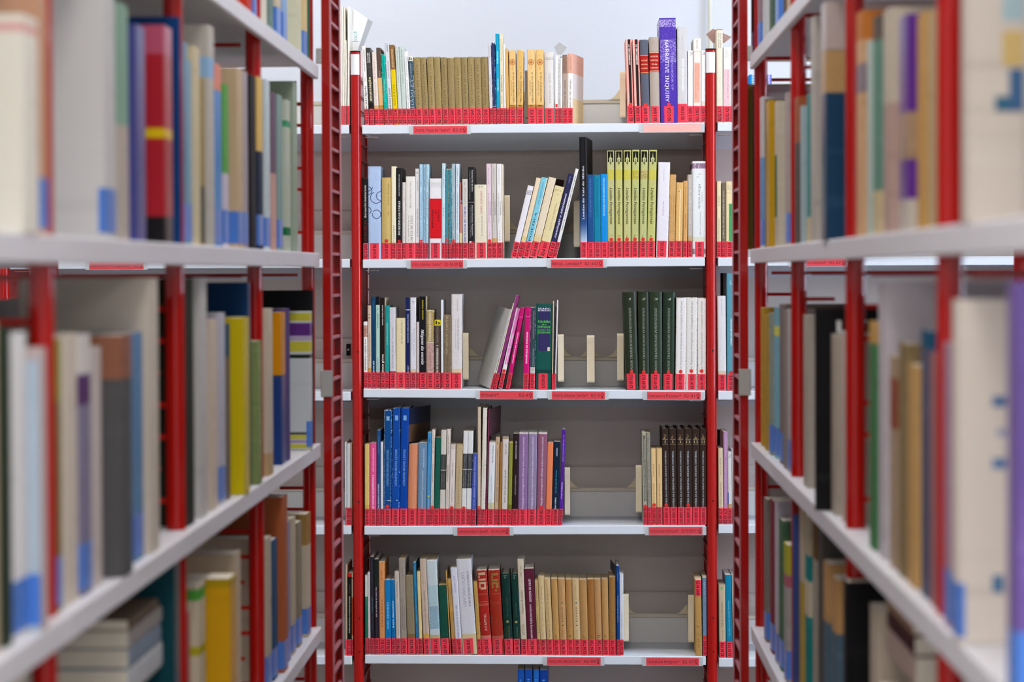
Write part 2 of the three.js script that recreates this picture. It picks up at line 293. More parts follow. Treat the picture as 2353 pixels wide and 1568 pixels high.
for (const [k, x] of [[0, PL - BAY], [1, PL], [2, PR], [3, PR + BAY]]) {
  const g = new THREE.Group(); g.name = 'upright'; g.position.set(x, 0, 0); bookcase.add(g);
  const top = onZ(1200, 118, 0).y;
  const post = mesh('post', cyl(0.0128, top, 0, top / 2, -0.008, 32), red, g);
  mesh('post_cap', cyl(0.0131, 0.004, 0, top + 0.002, -0.008, 32), holeMat, g);
  mesh('rear_post', cyl(0.0128, top - 0.02, 0, top / 2 - 0.01, -0.52, 16), red, g);
  mesh('web_plate', box(0.006, top - 0.05, 0.478, 0, (top - 0.05) / 2, -0.264), red, g);
  mesh('ladder_edge', mergeGeometries([box(0.014, top - 0.05, 0.006, 0, (top - 0.05) / 2, -0.295)]), red, g);
  if (k === 1 || k === 2) {
    for (let i = 2; i * RP < top - 0.06; i++) for (const e of [-1, 1]) { const m = mesh('rung', rungC, red, g); m.position.set(e * 0.0065, i * RP, -0.158); }
    const st = new THREE.CylinderGeometry(0.0131, 0.0131, 0.052, 16, 1, true, -1.15, 2.1); mesh('post_sticker', st.translate(0, top - 0.031, -0.008), stickW, g);
    const hy = k === 1 ? [809, 1154, 1422, 1499] : [806, 1152, 1421, 1498];
    for (const y of hy) mesh('bolt_hole', new THREE.CircleGeometry(0.0026, 14).translate(0.0025, onZ(k === 1 ? 824 : 1636, y, 0.005).y, 0.0047), holeMat, g);
  }
}

// ---------------------------------------------------------------- the two side racks
const DEPTHS = [5.38, 4.48, 3.58, 2.68, 1.78];
const SIDE = {
  L: { s: -1, spine: 0.506, front: 0.495, post: 0.518, inner: 0.4757, px: 737, tops: [0.4007, 0.036, -0.334, -0.692, -1.05].map((v) => v + EYE), word: 'yellow-book rack' },
  R: { s: 1, spine: 0.352, front: 0.341, post: 0.362, inner: 0.3224, px: 1725, tops: [0.415, 0.04, -0.334, -0.692, -1.05].map((v) => v + EYE), word: 'black-book rack' } };
const sideWhite = std({ color: '#d6d6dc', roughness: 0.45, name: 'white rack shelf steel' }), grey = std({ color: '#a9a9a6', roughness: 0.35, metalness: 0.5, name: 'grey bracket' });
const rungX = box(0.46, 0.006, 0.006), rungE = box(0.007, 0.0055, 0.226);
for (const key of ['L', 'R']) {
  const q = SIDE[key], s = q.s, rack = thing('side_bookcase', key === 'L' ? 'steel library rack with red posts holding a bright yellow book among others' : 'steel library rack with red posts holding a wide black book among others', 'bookcase', V3(0, 0, 0));
  const width = 0.56;
  for (const top of q.tops) for (let b = 0; b < 4; b++) {
    const za = D - DEPTHS[b] + 0.001, zb = D - DEPTHS[b + 1] - 0.001, L = zb - za, g = new THREE.Group(); g.name = 'shelf'; g.position.set(s * q.front, top, (za + zb) / 2); rack.add(g);
    mesh('shelf_tray', mergeGeometries([rbox(0.01, 0.027, L, 0.002, s * 0.005, -0.0135, 0), box(width, 0.003, L, s * (width / 2 + 0.004), -0.0016, 0), rbox(0.01, 0.027, L, 0.002, s * (width + 0.002), -0.0135, 0)].map((v) => v.index ? v.toNonIndexed() : v)), sideWhite, g);
    mesh('back_panel', box(0.003, 0.298, L - 0.03, s * 0.29, 0.149, 0), backMat, g);
  }
  const hgt = 2.3;
  DEPTHS.forEach((d, i) => {
    const g = new THREE.Group(); g.name = 'upright'; g.position.set(s * q.post, 0, D - d); rack.add(g);
    mesh('post', cyl(0.0128, hgt, 0, hgt / 2, 0, 24), red, g); mesh('rear_post', cyl(0.0128, hgt, s * 0.5, hgt / 2, 0, 24), red, g);
    if (i < 4) for (let k = 2; k * RP < hgt - 0.05; k++) { const m = mesh('rung', rungX, red, g); m.position.set(s * 0.25, k * RP, 0); if (k % 3) m.scale.set(0.12, 1, 1), m.position.x = s * 0.03; }
  });
  // narrow ladder-sided end upright standing beyond the last shelf
  const e = new THREE.Group(); e.name = 'end_upright'; e.position.set(s * q.inner, 0, D - 5.40); rack.add(e);
  const dep = 0.25, wd = 0.0155;
  mesh('near_flange', box(wd, hgt, 0.012, s * wd / 2, hgt / 2, -0.006), red, e);
  mesh('web_plate', box(0.003, hgt, dep - 0.02, s * 0.0125, hgt / 2, -dep / 2), red, e);
  mesh('far_flange', box(wd, hgt, 0.012, s * wd / 2, hgt / 2, -dep + 0.006), red, e);
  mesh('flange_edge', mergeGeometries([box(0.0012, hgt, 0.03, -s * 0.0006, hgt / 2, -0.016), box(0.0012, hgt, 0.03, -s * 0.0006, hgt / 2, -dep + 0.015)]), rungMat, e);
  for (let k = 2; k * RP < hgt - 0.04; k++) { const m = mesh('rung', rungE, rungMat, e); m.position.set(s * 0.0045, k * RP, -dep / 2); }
  const by = onZ(750, 882, 1.63).y;
  mesh('joint_bracket', rbox(0.024, 0.052, 0.006, 0.0015, s * 0.008, by, 0.004), grey, e);
  mesh('joint_bracket', rbox(0.011, 0.03, 0.006, 0.0015, s * 0.02, EYE + 0.42, 0.004), grey, e);
}

// ---------------------------------------------------------------- books of the facing bookcase
// each list is read off one enlarged crop of the photograph: foot left, foot right, head left, head height, look, colour, call number, print, options
const SHELF_GROUP = ['books on the top shelf of the red-post bookcase', 'books on the second shelf of the red-post bookcase', 'books on the third shelf of the red-post bookcase', 'books on the fourth shelf of the red-post bookcase', 'books on the fifth shelf of the red-post bookcase', 'books on the sixth shelf of the red-post bookcase'];
const lastOf = {};
function row(s, bay, [ox, oy, k], yb, labTop, list) {
  let prev = null, last = lastOf[s + '/' + bay];
  for (const [bl, br, tl, yt, look, col, code, ops = [], o = {}] of list) {
    const X = (v) => ox + v / k, Y = (v) => oy + v / k, wz = br - bl, z = -0.001 - (bl * 7 % 11) * 0.0002 - (o.back ?? 0), ybb = o.yb ?? yb;
    const a = onZ(X((bl + br) / 2), Y(ybb), z), t = onZ(X(tl + wz / 2), Y(yt), z), lean = -Math.atan2(t.x - a.x, t.y - a.y), wh = Math.abs(onZ(X(br), Y(ybb), z).x - onZ(X(bl), Y(ybb), z).x);
    let w = Math.max(0.0025, wh * Math.cos(lean) - 0.0003), lift = w / 2 * Math.sin(Math.abs(lean)), base = shelfLine[s][bay](a.x) + 0.0004;
    let cx0 = a.x; const h = (t.y - base - lift) / Math.cos(lean) + (lift ? 0 : 0), d = o.d ?? Math.min(0.2, Math.max(0.115, h * 0.68));
    const fy = (y) => (y - yt) / (ybb - yt), conv = ops.map((q) => q[0] === 'T' ? [q[0], q[1], fy(q[2]), fy(q[3]), ...q.slice(4)] : [q[0], fy(q[1]), fy(q[2]), ...q.slice(3)]);
    if (last && !o.back) {   // keep clear of the neighbour at foot and head
      const yy = Math.min(h, last.h), ov = Math.max(0, Math.max(last.x + last.w / 2 - (cx0 - w / 2), last.x + last.w / 2 - Math.tan(last.lean) * yy - (cx0 - w / 2 - Math.tan(lean) * yy)) + 0.0003);
      if (ov > 0 && ov < 0.006) { const c = Math.min(ov, w - 0.0025); w -= c; cx0 += c / 2; }
    }
    const lim = [[PL - BAY, PL], [PL, PR], [PR, PR + BAY]][bay], hd = -Math.tan(lean) * h, ro = Math.max(cx0 + w / 2, cx0 + w / 2 + hd) - (lim[1] - 0.0136), lo = lim[0] + 0.0139 - Math.min(cx0 - w / 2, cx0 - w / 2 + hd);
    if (ro > 0) { const c = Math.min(ro, w - 0.0025); w -= c; cx0 -= c / 2 + (ro - c); } if (lo > 0) { const c = Math.min(lo, w - 0.0025); w -= c; cx0 += c / 2; }
    if (!o.back) last = { x: cx0, w, h, lean };
    const px = h / (ybb - yt);   // metres for one crop pixel
    const wpx = wz / k, lab = o.lab ? [(o.lab[0] - bl) / wz, (o.lab[1] - bl) / wz] : wpx > 25 ? [0.5 - 10.5 / wpx, 0.5 + 10.5 / wpx] : undefined;
    makeBook({ ...o, w, h, d, wpx, hpx: (ybb - yt) / k, K: 3, col, ops: conv, look, code, lab, labH: o.labZ ? (o.labZ[1] - o.labZ[0]) * px : (ybb - (o.lt ?? labTop)) * px, labY: o.labZ ? (ybb - o.labZ[1]) * px : undefined,
      dot: o.dot ? (ybb - o.dot) * px : undefined, pos: V3(cx0, base + lift, z), lean, group: SHELF_GROUP[s], shelf: s, bay, prev });
    prev = look;
  }
  lastOf[s + '/' + bay] = last;
}
const T = (...a) => ['T', ...a], R = (...a) => ['R', ...a], M = (...a) => ['M', ...a];
const A1 = [770, 0, 4.7525], B1 = [1100, 0, 4.75], C1 = [1400, 0, 4.753];
const cream = '#ebe8da';
row(0, 0, A1, 1358, 1155, [
  [66, 84, 52, 70, 'thin cream stapled booklet', cream, '', [], { d: 0.2 }], [85, 102, 72, 72, 'thin ivory stapled booklet', '#efece2', '', [], { d: 0.2 }], [103, 121, 93, 75, 'thin cream booklet with grey edge', '#e6e3d4', '', [], { d: 0.2 }],
  [122, 139, 108, 440, 'short thin cream booklet', '#e9e6d8', '', [], { d: 0.17 }], [140, 153, 134, 74, 'thin white booklet', '#f0eee6', '', [], { d: 0.2 }], [158, 178, 158, 66, 'thicker pale booklet', '#e8e6dc', '', [], { d: 0.2 }]]);
const sha = ['HENRY THE EIGHTH', 'MUCH ADO ABOUT NOTHING', "ALL'S WELL THAT ENDS", 'ROMEO AND JULIET', 'MEASURE FOR MEASURE', 'KING HENRY IV PART I', 'TITUS ANDRONICUS', 'HENRY THE SIXTH: PART', "LOVE'S LABOUR'S LOST", "THE WINTER'S TALE", 'TROILUS AND CRESSIDA'];
const sb = [886, 966, 1030, 1103, 1175, 1245, 1320, 1395, 1467, 1540, 1611, 1689], stp = [850, 928, 1000, 1075, 1152, 1225, 1297, 1372, 1447, 1520, 1592], sy = [625, 627, 620, 620, 626, 632, 622, 626, 620, 622, 620], sc = ['#958257', '#927f56', '#988559', '#968457', '#8e7b53', '#917e56', '#968356', '#8e7c54', '#978459', '#948157', '#8e7b53'];
row(0, 1, A1, 1365, 1192, [
  [326, 372, 287, 500, 'narrow white paperback with bold black words', '#e8e7e3', '82-2 SAN', [T('BERNARDO SANTARENO', 540, 780, '#444', 's', .42), M(840, 890, '#999', .4), T('de João Agonia', 940, 1190, '#151515', 'b', .55)]],
  [374, 430, 329, 522, 'black paperback with big cream lettering', '#3d3a37', '82-2 SAN', [R(725, 735, '#544f4a'), T('bernardo', 575, 685, '#e8e6e0', 'b', .36, .33), T('santareno', 575, 685, '#e8e6e0', 'b', .36, .66), T('anunciação', 840, 1105, '#e6d9a8', 'b', .62), R(1120, 1200, '#151413')], { gloss: 1 }],
  [432, 485, 397, 565, 'beige paperback with faint red lettering', '#ded2ca', '82-2 SAN', [M(650, 860, '#b08a86', .4), M(900, 1130, '#a89a94', .4), R(1150, 1200, '#cba878')]],
  [487, 537, 447, 518, 'brown and tan paperback', '#d9ae74', '82-2 SAN', [R(500, 850, '#5a4a40'), M(780, 850, '#b8a898', .4), R(1150, 1200, '#b98436')], { wear: .5 }],
  [539, 585, 499, 595, 'bright teal paperback', '#0aa494', '82-2 SAN', [T('JEAN-PAUL SARTRE', 660, 840, '#0a5f58', 's', .42), M(860, 1110, '#9fe0d6', .4)], { wear: .6 }],
  [587, 636, 541, 470, 'pale grey paperback with a black title', '#cdd2d8', '82-2 SAR', [T('CAMINHO', 480, 570, '#333', 'b', .34, .5, 'd'), T('José Saramago', 660, 858, '#7d828a', 'r', .5), T('om Este Livro?', 960, 1190, '#222', 'R', .55)]],
  [638, 692, 589, 490, 'brown and yellow paperback', '#dcc00e', '82-2 SCH', [R(480, 760, '#86603a'), T('ARTHUR SCHNITZLER', 535, 740, '#e8d8a8', 'r', .45), T('ANATOL', 880, 1190, '#7c6a10', 'r', .5)]],
  [694, 737, 652, 512, 'pale sage paperback with a short grey title', '#c1ccc4', '82-2 SHA', [T('WILLIAM SHAKESPEARE • HAMLET', 550, 905, '#6b766f', 's', .4, .5, 'd')]],
  [738, 789, 696, 508, 'pale sage paperback with a long grey title', '#bccac4', '82-2 SHA', [T('WILLIAM SHAKESPEARE • Coriolanus', 540, 920, '#5a665f', 's', .36, .5, 'd')]],
  [790, 832, 747, 560, 'white paperback with grey capitals', '#e4e5e5', '82-2 SHA', [T('SHAKESPEARE', 610, 840, '#8d9092', 'r', .5), T("A Midsummer Night's Dream", 870, 1185, '#75797c', 'r', .4, .5, 'd')], { wear: .4 }],
  [834, 883, 797, 612, 'dark slate paperback with a white square', '#3a5060', '82-2 SHA', [R(600, 665, '#e8e6dd'), T('b', 618, 662, '#222', 'b', .5, .5, 'h'), M(690, 850, '#c9d4da', .4), T('HAMLET', 862, 1188, '#9fb0b8', 'r', .85)], { wear: .8 }],
  ...sha.map((s, i) => [sb[i], sb[i + 1] - 2, stp[i], sy[i], 'olive-brown cloth volume', sc[i], '82-2 SHA', [T(s.split('').join(' '), 705, 1150, i === 3 || i === 5 ? '#85734a' : '#5a4a2a', 'b', .26, .5, 'd')], { old: 1, round: 1, wear: .35, wearCol: '#c0ad80', hard: 1 }]),
  [1691, 1725, 1666, 478, 'thin lavender-grey paperback', '#cdcbd3', '82-2 SHE', [M(510, 640, '#8a8a92', .45), T('O TEATRO E A CRÍTICA', 820, 1060, '#6d6d78', 'r', .5)]],
  [1727, 1762, 1706, 465, 'navy paperback with worn edges', '#2a3560', '82-2 SIL', [], { wear: 1, old: 1 }],
  [1764, 1804, 1749, 368, 'tall turquoise paperback', '#0d97bd', '82-2 SOF', [T('Sófocles', 560, 700, '#f0fafa', 'r', .55), T('Filoctetes', 860, 1005, '#d8f2f6', 'R', .5)], { gloss: 1 }],
  [1806, 1845, 1791, 370, 'tall cream paperback with a black title', '#d8d0b2', '82-2 SOF', [M(430, 670, '#8a8468', .35), T('SÓFOCLES', 1050, 1140, '#6d6850', 'r', .4), T('ANTÍGONA', 820, 1010, '#4a4636', 'r', .6)]],
  [1847, 1869, 1834, 480, 'very thin white paperback', '#e3e0e8', '82-2 TAV', []]]);
const vic = (v, y) => [['O', 640, 722, '#a8602c'], M(728, 765, '#b98a4c', .3, .5), T('GIL VICENTE', 880, 1050, '#7a6236', 'r', .24, .32), T('• OBRAS COMPLETAS • VOL. ' + v, 790, 1135, '#40301a', 'R', .27, .62), R(1150, 1190, '#b27c3c'), M(1153, 1187, '#7a4a20', .8)];
row(0, 1, B1, 1361, 1192, [
  [304, 335, 288, 532, 'narrow tan paperback', '#d6a862', '82-2 VIC', [M(690, 1150, '#a87c3c', .4)], { old: 1 }],
  [338, 412, 329, 550, 'tan volume with a red-brown rosette and dark foot', '#dcb878', '82-2 VIC', vic('III'), { old: 1 }],
  [415, 485, 420, 546, 'tan volume with a shiny torn head', '#d6ae66', '82-2 VIC', vic('V').slice(1), { old: 1, wear: .5 }],
  [541, 625, 526, 540, 'wide tan volume with a faint rosette', '#e0bd80', '82-2 VIC', vic('VI'), { old: 1 }],
  [628, 712, 626, 545, 'wide tan volume beside a grey book', '#deb874', '82-2 VIC', vic('IV'), { old: 1 }],
  [722, 828, 713, 570, 'wide light grey volume', '#d4d0cb', '82-2 VIC', [T('ANTÓNIO JOSÉ', 628, 641, '#55524e', 'r', .5, .5, 'h'), T('SARAIVA', 643, 657, '#55524e', 'r', .5, .5, 'h'), T('TEATRO DE GIL VICENTE', 795, 1140, '#8d8a86', 'r', .26, .56), R(590, 1190, '#c9b7b0', .03, .05)], { round: 1, lab: [724, 824] }],
  [832, 865, 835, 605, 'thin white paperback with a red dot', '#e6e6e6', '82-2 VIC', [], { dot: 1160 }],
  [867, 886, 867, 600, 'very thin white paperback with black print', '#dfe0e0', '82-2 VIC', [M(640, 1180, '#333', .6)]],
  [888, 911, 891, 620, 'very thin off-white paperback', '#e2e2de', '82-2 VIC', [R(612, 628, '#222')]],
  [914, 968, 913, 597, 'taupe paperback with a black title', '#ad9a8c', '82-2 WAL', [R(590, 805, '#8d6f60'), M(640, 780, '#5c463c', .3), T('O AMOR DAS TRÊS LARANJAS', 875, 1200, '#1c1814', 's', .42)]],
  [970, 1027, 973, 585, 'pink-topped white paperback with a splayed cover', '#e6e4e0', '82-2 WAL', [R(570, 802, '#d6a38f'), T('CARLOS GOZZI', 622, 775, '#8d5c4c', 'r', .34), T('AMOR DAS TRÊS LARANJAS', 870, 1192, '#26221f', 's', .42), R(802, 1080, '#cfc8c4', .955, 1.2), R(1080, 1500, '#d2b47c', .955, 1.2)], { flareR: 0.027, d: 0.15 }]]);
row(0, 1, C1, 1345, 1165, [
  [204, 272, 174, 430, 'salmon and black paperback with a red dot', '#e99a8e', '82-3 ADA', [R(380, 1165, '#24201f', .38, .8), R(380, 1400, '#f3c4ba', .12, .24), T('LE TEXTE NARRATIF', 487, 710, '#f0efec', 'b', .34, .6, 'd')], { dot: 1147, yb: 1350 }],
  [280, 350, 252, 430, 'salmon and black paperback without a dot', '#ea9b90', '82-3 ADA', [R(380, 1165, '#24201f', .38, .8), R(380, 1400, '#f3c4ba', .12, .24), T('LE TEXTE NARRATIF', 487, 710, '#f0efec', 'b', .34, .6, 'd')], { wear: .4, yb: 1350 }],
  [355, 446, 331, 433, 'slate hardback with a red title band', '#585d6b', '82-3 BAR', [R(600, 802, '#a8201c'), R(604, 610, '#d8b078'), R(792, 798, '#d8b078'), T('ANÁLISE', 650, 672, '#e0c8a0', 'R', 1, .5, 'h'), T('ESTRUTURAL', 694, 714, '#e0c8a0', 'R', 1, .5, 'h'), T('DA NARRATIVA', 738, 758, '#e0c8a0', 'R', 1, .5, 'h')], { dot: 1147, hard: 1, round: 1 }],
  [450, 557, 434, 405, 'taupe hardback with a red title band', '#aca095', '82-3 BAR', [R(566, 785, '#a8201c'), R(570, 576, '#e6d9c0'), R(773, 779, '#e6d9c0'), T('ANÁLISE', 606, 628, '#e6d9c0', 'R', 1, .5, 'h'), T('ESTRUTURAL', 648, 670, '#e6d9c0', 'R', 1, .5, 'h'), T('DA', 692, 712, '#e6d9c0', 'R', .5, .5, 'h'), T('NARRATIVA', 732, 752, '#e6d9c0', 'R', 1, .5, 'h')], { hard: 1, round: 1, lab: [458, 545] }],
  [563, 744, 545, 196, 'tall thick purple handbook', '#4a32a0', '82-3 CLA', [['F', 210, 290, '#d8cff0', 500], ['F', 430, 680, '#c9bfe8', 900], ['F', 280, 900, '#7a66c4', 500], T('NARRATIVE INQUIRY', 430, 1115, '#ece8f6', 's', .3, .42, 'd'), T('HANDBOOK OF', 610, 990, '#b9aede', 's', .16, .74, 'd')], { hard: 1, gloss: 1, lab: [603, 707], dot: 1142, d: .2 }],
  [747, 853, 742, 290, 'tall light grey hardback', '#c6c6c8', '82-3 FON', [M(390, 560, '#84868c', .1, .5), T('DITOS TEXTO EXCLUÍDO', 640, 995, '#f2f2f2', 'b', .26, .55, 'd')], { lt: 1140 }],
  [856, 915, 856, 552, 'white paperback with a handwritten seven', '#e6e7e6', '82-3 GEN', [T('7', 570, 615, '#555', 'i', .5, .5, 'h')]],
  [918, 1000, 919, 420, 'cream paperback with a salmon panel', '#e8dcd4', '82-3 REI', [R(420, 560, '#f0e8e0'), R(555, 562, '#c9b5a8'), R(685, 1125, '#f0ad98', .12, .9), T('CARLOS REIS', 432, 540, '#55504c', 's', .3), T('ESTATUTO E PERSPECTIVAS DO NARRADOR', 700, 1085, '#a05848', 's', .17, .35), T('NA FICÇÃO DE EÇA DE QUEIRÓS', 700, 990, '#a05848', 's', .17, .66)]],
  [1003, 1061, 1004, 550, 'white paperback with a handwritten three', '#e3e4e6', '82-3 ROS', [T('3', 568, 602, '#555', 'i', .5, .5, 'h'), R(1110, 1165, '#d8cfc4')]]]);
row(0, 2, C1, 1333, 1160, [
  [1171, 1240, 1170, 318, 'tall cream paperback with a brown dust flap', '#ded9c6', '82.02 ALV', [R(310, 330, '#d0885c'), T('MANUEL DOS', 360, 525, '#5d584c', 's', .3, .35), T('SANTOS ALVES', 360, 525, '#5d584c', 's', .3, .68)], { old: 1 }],
  [1244, 1330, 1246, 515, 'white paperback with a pale pink panel', '#e8e6e4', '82.02 AZE', [M(535, 635, '#9a9a9a', .2, .35), M(535, 635, '#9a9a9a', .2, .6), R(755, 1150, '#e6c0c8', .12, .88), T('DA LITERATURA PORTUGUESA', 770, 1075, '#96606c', 's', .2, .6)]],
  [1333, 1360, 1334, 545, 'thin white paperback behind the red ladder', '#e4e4e4', '', []],
  [1530, 1620, 1530, 815, 'light blue paperback with white letters', '#1f86d2', '', [T('LITERATURA', 815, 1000, '#e8f2fa', 'I', .5)]], [1640, 1715, 1640, 815, 'royal blue paperback with white letters', '#1440a8', '', [T('LITERATURA', 815, 1000, '#c8d2f0', 'I', .5)]], [1717, 1775, 1717, 815, 'lilac blue paperback with white letters', '#6a70d0', '', [T('LITERATURA', 815, 1000, '#e8e8fa', 'I', .5)]]]);

const A2 = [780, 305, 4.75], B2 = [970, 305, 4.75], C2 = [1150, 305, 4.752], D2 = [1380, 305, 4.752];
row(1, 1, A2, 1381, 1207, [
  [258, 315, 250, 512, 'black paperback with red and white print', '#1a1718', '82-2 SAN', [T('Bernardo Santareno', 572, 930, '#d8cfcf', 'R', .5), T('O DUELO', 960, 1180, '#b0241c', 'r', .5)]],
  [318, 455, 312, 368, 'wide pale blue volume with dark arcs', '#a9bfe0', '82-34.09 BAL', [['F', 370, 1200, '#c4d4ee', 300], ['F', 370, 1200, '#8aa0cc', 300], ['C', 450, 1200, '#1c2c54', 4, 7]], { gloss: 1, lab: [335, 432] }],
  [458, 566, 459, 490, 'wide tan worn volume with handwriting', '#c4aa6a', '82-34.09 BET', [T('arturo fuentes', 560, 800, '#7a6238', 'i', .22, .7), M(860, 920, '#8c7040', .2, .7)], { old: 1, dot: 1182, round: 1 }],
  [568, 618, 566, 368, 'tall cream paperback with a short title', '#e6e0c2', '82-34.09 CAL', [T('O CALVINO', 1010, 1205, '#6d6a5a', 's', .5)]],
  [620, 683, 620, 385, 'black paperback with a white capital title', '#17181a', '82-34.09 COS', [T('ADOLFO SIMÕES MÜLLER', 455, 695, '#d8d8d6', 'R', .26), T('NO REINO DAS FADAS', 745, 1122, '#f2f2ee', 'R', .5), R(1172, 1205, '#c02028', .25, .75)], { gloss: 1 }],
  [685, 722, 686, 542, 'narrow off-white paperback', '#d6d0ca', '82-34.09 FRA', [M(560, 750, '#8a8280', .4), M(860, 1190, '#8888a0', .5)]],
  [725, 826, 724, 478, 'white paperback with a tall serif title', '#e2dfd8', '82-34.09 FRA', [T('Marie-Louise von Franz', 530, 828, '#77746c', 'r', .24, .5), T("DE L'INTERPRÉTATION DES", 905, 1190, '#6a675f', 's', .13, .32), T('ONTES DE FÉES', 905, 1195, '#3c3a36', 'r', .3, .62)]],
  [828, 872, 826, 393, 'light grey paperback', '#d6d3d2', '82-34.09 JUD', [R(432, 448, '#a09c9c', .3, .7), T('Nara Julia', 530, 632, '#666', 's', .4), T('O Fenómeno Narrativo', 830, 1140, '#33312f', 's', .46)]],
  [874, 910, 873, 345, 'pale blue paperback with a red dot', '#a8cbe0', '82-34.09 MAT', [M(380, 590, '#4a6a90', .4), T('DO IMAGINÁRIO AO REAL', 650, 955, '#3a5a80', 'r', .42), M(990, 1170, '#4a6a90', .4)], { dot: 1190 }],
  [911, 940, 913, 347, 'grey-blue paperback', '#93b5c8', '82-34.09 MAT', [M(380, 590, '#2c4560', .45), M(640, 950, '#2c4560', .5), M(990, 1190, '#2c4560', .45)]],
  [941, 971, 945, 345, 'icy blue paperback with tan pages', '#b6d6e4', '82-34.09 MAT', [M(380, 590, '#4a7a90', .45), M(650, 955, '#3a6a80', .5), M(1000, 1190, '#4a7a90', .45)], { old: 1 }]]);
row(1, 1, B2, 1383, 1210, [
  [80, 213, 80, 500, 'wide white volume with a red title block', '#e0e0e3', '82-34.09 MOR', [T('ARMANDO', 545, 558, '#777', 'r', .5, .5, 'h'), T('MORENO', 566, 579, '#777', 'r', .5, .5, 'h'), R(591, 594, '#888'), R(722, 1160, '#cc1822', .02, .98), T('BIOLOGIA', 838, 1044, '#1c0c0c', 'R', .17, .25), T('DO', 838, 890, '#1c0c0c', 'R', .17, .5), T('CONTO', 838, 976, '#1c0c0c', 'R', .17, .76)], { lab: [93, 195] }],
  [214, 250, 217, 335, 'thin icy white paperback', '#bfd6e0', '82-34.09 MOR', [M(390, 590, '#5a7a90', .4), M(820, 920, '#4a6a80', .4), M(1130, 1200, '#5a7a90', .4)]],
  [252, 285, 258, 395, 'worn teal paperback with a red dot', '#3d8494', '82-34.09 PCA', [], { wear: 2.4, wearCol: '#c8c4a0', dot: 1178, old: 1 }],
  [286, 321, 288, 395, 'worn teal paperback', '#3a7f8e', '82-34.09 PCA', [], { wear: 2, wearCol: '#c8c4a0', old: 1 }],
  [323, 361, 321, 340, 'grey-blue paperback with small print and a red dot', '#adc2cc', '82-34.09 VEL', [M(390, 600, '#5a7080', .35), T('A POESIA DE SEIS POETAS PARA CRIANÇAS', 655, 1065, '#3c5060', 'r', .36), M(1110, 1170, '#5a7080', .35)], { dot: 1190 }],
  [363, 404, 365, 340, 'pale blue paperback with small print', '#c9d6de', '82-34.09 VEL', [M(390, 600, '#5a7080', .35), T('A POESIA DE SEIS POETAS PARA CRIANÇAS', 655, 1065, '#3c5060', 'r', .36), M(1110, 1190, '#5a7080', .35)]],
  [406, 433, 409, 542, 'thin rose and dark paperback', '#c67a70', '82-34.09 PER', [R(500, 780, '#2c2c38', .55, 1.2), R(740, 765, '#2a90c0', .5, 1.2), R(1100, 1210, '#d8c890')]],
  [436, 501, 432, 505, 'grey paperback with a bold blue title', '#cdc8c2', '82-34.09 PRO', [T('vladimir propp', 600, 785, '#8c8984', 's', .42), M(545, 572, '#444', .35), T('MORFOLOGIA DO CONTO', 808, 1235, '#2a3c96', 'b', .46)]],
  [505, 573, 501, 375, 'black paperback with white sans lettering', '#1a1b1d', '82-34.09 SIL', [T('Francisco Vaz da Silva', 408, 645, '#e4e4e4', 'b', .26, .66, 'd'), T('Contos Maravilhosos Europeus', 408, 735, '#b8b8b8', 's', .22, .3, 'd'), R(761, 765, '#c8c8c8'), T('A Moura Encantada, Polegarzinho', 790, 1130, '#dcdcdc', 'b', .24, .66, 'd'), T('e Outros Contos do Mundo', 790, 1160, '#a8a8a8', 's', .2, .3, 'd'), R(1190, 1210, '#d8d8e0', .15, .5), R(1190, 1210, '#b02028', .5, .85)], { gloss: 1 }],
  [576, 708, 570, 567, 'wide cream volume with a pink name', '#dcd5bd', '82-34.09 SOR', [T('22', 580, 602, '#666', 's', .3, .5, 'h'), T('MARC SORIANO', 635, 890, '#b84a5c', 's', .21, .58), T('les contes de perrault', 910, 1138, '#77736a', 's', .18, .6)], { lab: [595, 697] }],
  [710, 765, 698, 338, 'tall pale pink paperback with a red dot', '#dcc6d2', '82-34.09 TRA', [M(385, 570, '#947a88', .26), T('Do Conto Popular ao Conto para Crianças', 665, 990, '#6a4c60', 'r', .26, .4, 'd'), T('O FIO DA MEMÓRIA', 750, 910, '#6a4c60', 'R', .24, .7, 'd'), M(1075, 1160, '#947a88', .3)], { dot: 1190 }],
  [766, 819, 753, 338, 'tall grey-beige paperback', '#c6c0ba', '82-34.09 TRA', [M(385, 570, '#84807c', .26), T('Do Conto Popular ao Conto para Crianças', 665, 990, '#55504c', 'r', .26, .4, 'd'), T('O FIO DA MEMÓRIA', 750, 910, '#55504c', 'R', .24, .7, 'd'), R(1160, 1210, '#c4a070')]],
  [821, 877, 811, 340, 'tall white paperback with two lines of print', '#e4e3e2', '82-34.09 TRA', [M(385, 570, '#84807c', .26), T('Do Conto Popular ao Conto para Crianças', 665, 990, '#55504c', 'r', .26, .4, 'd'), T('O FIO DA MEMÓRIA', 750, 910, '#55504c', 'R', .24, .7, 'd'), M(1075, 1190, '#84807c', .3)]],
  [878, 892, 869, 343, 'very thin cream paperback', '#e3d9c8', '', [M(385, 570, '#84807c', .4), M(750, 910, '#55504c', .5)], { old: 1 }]]);
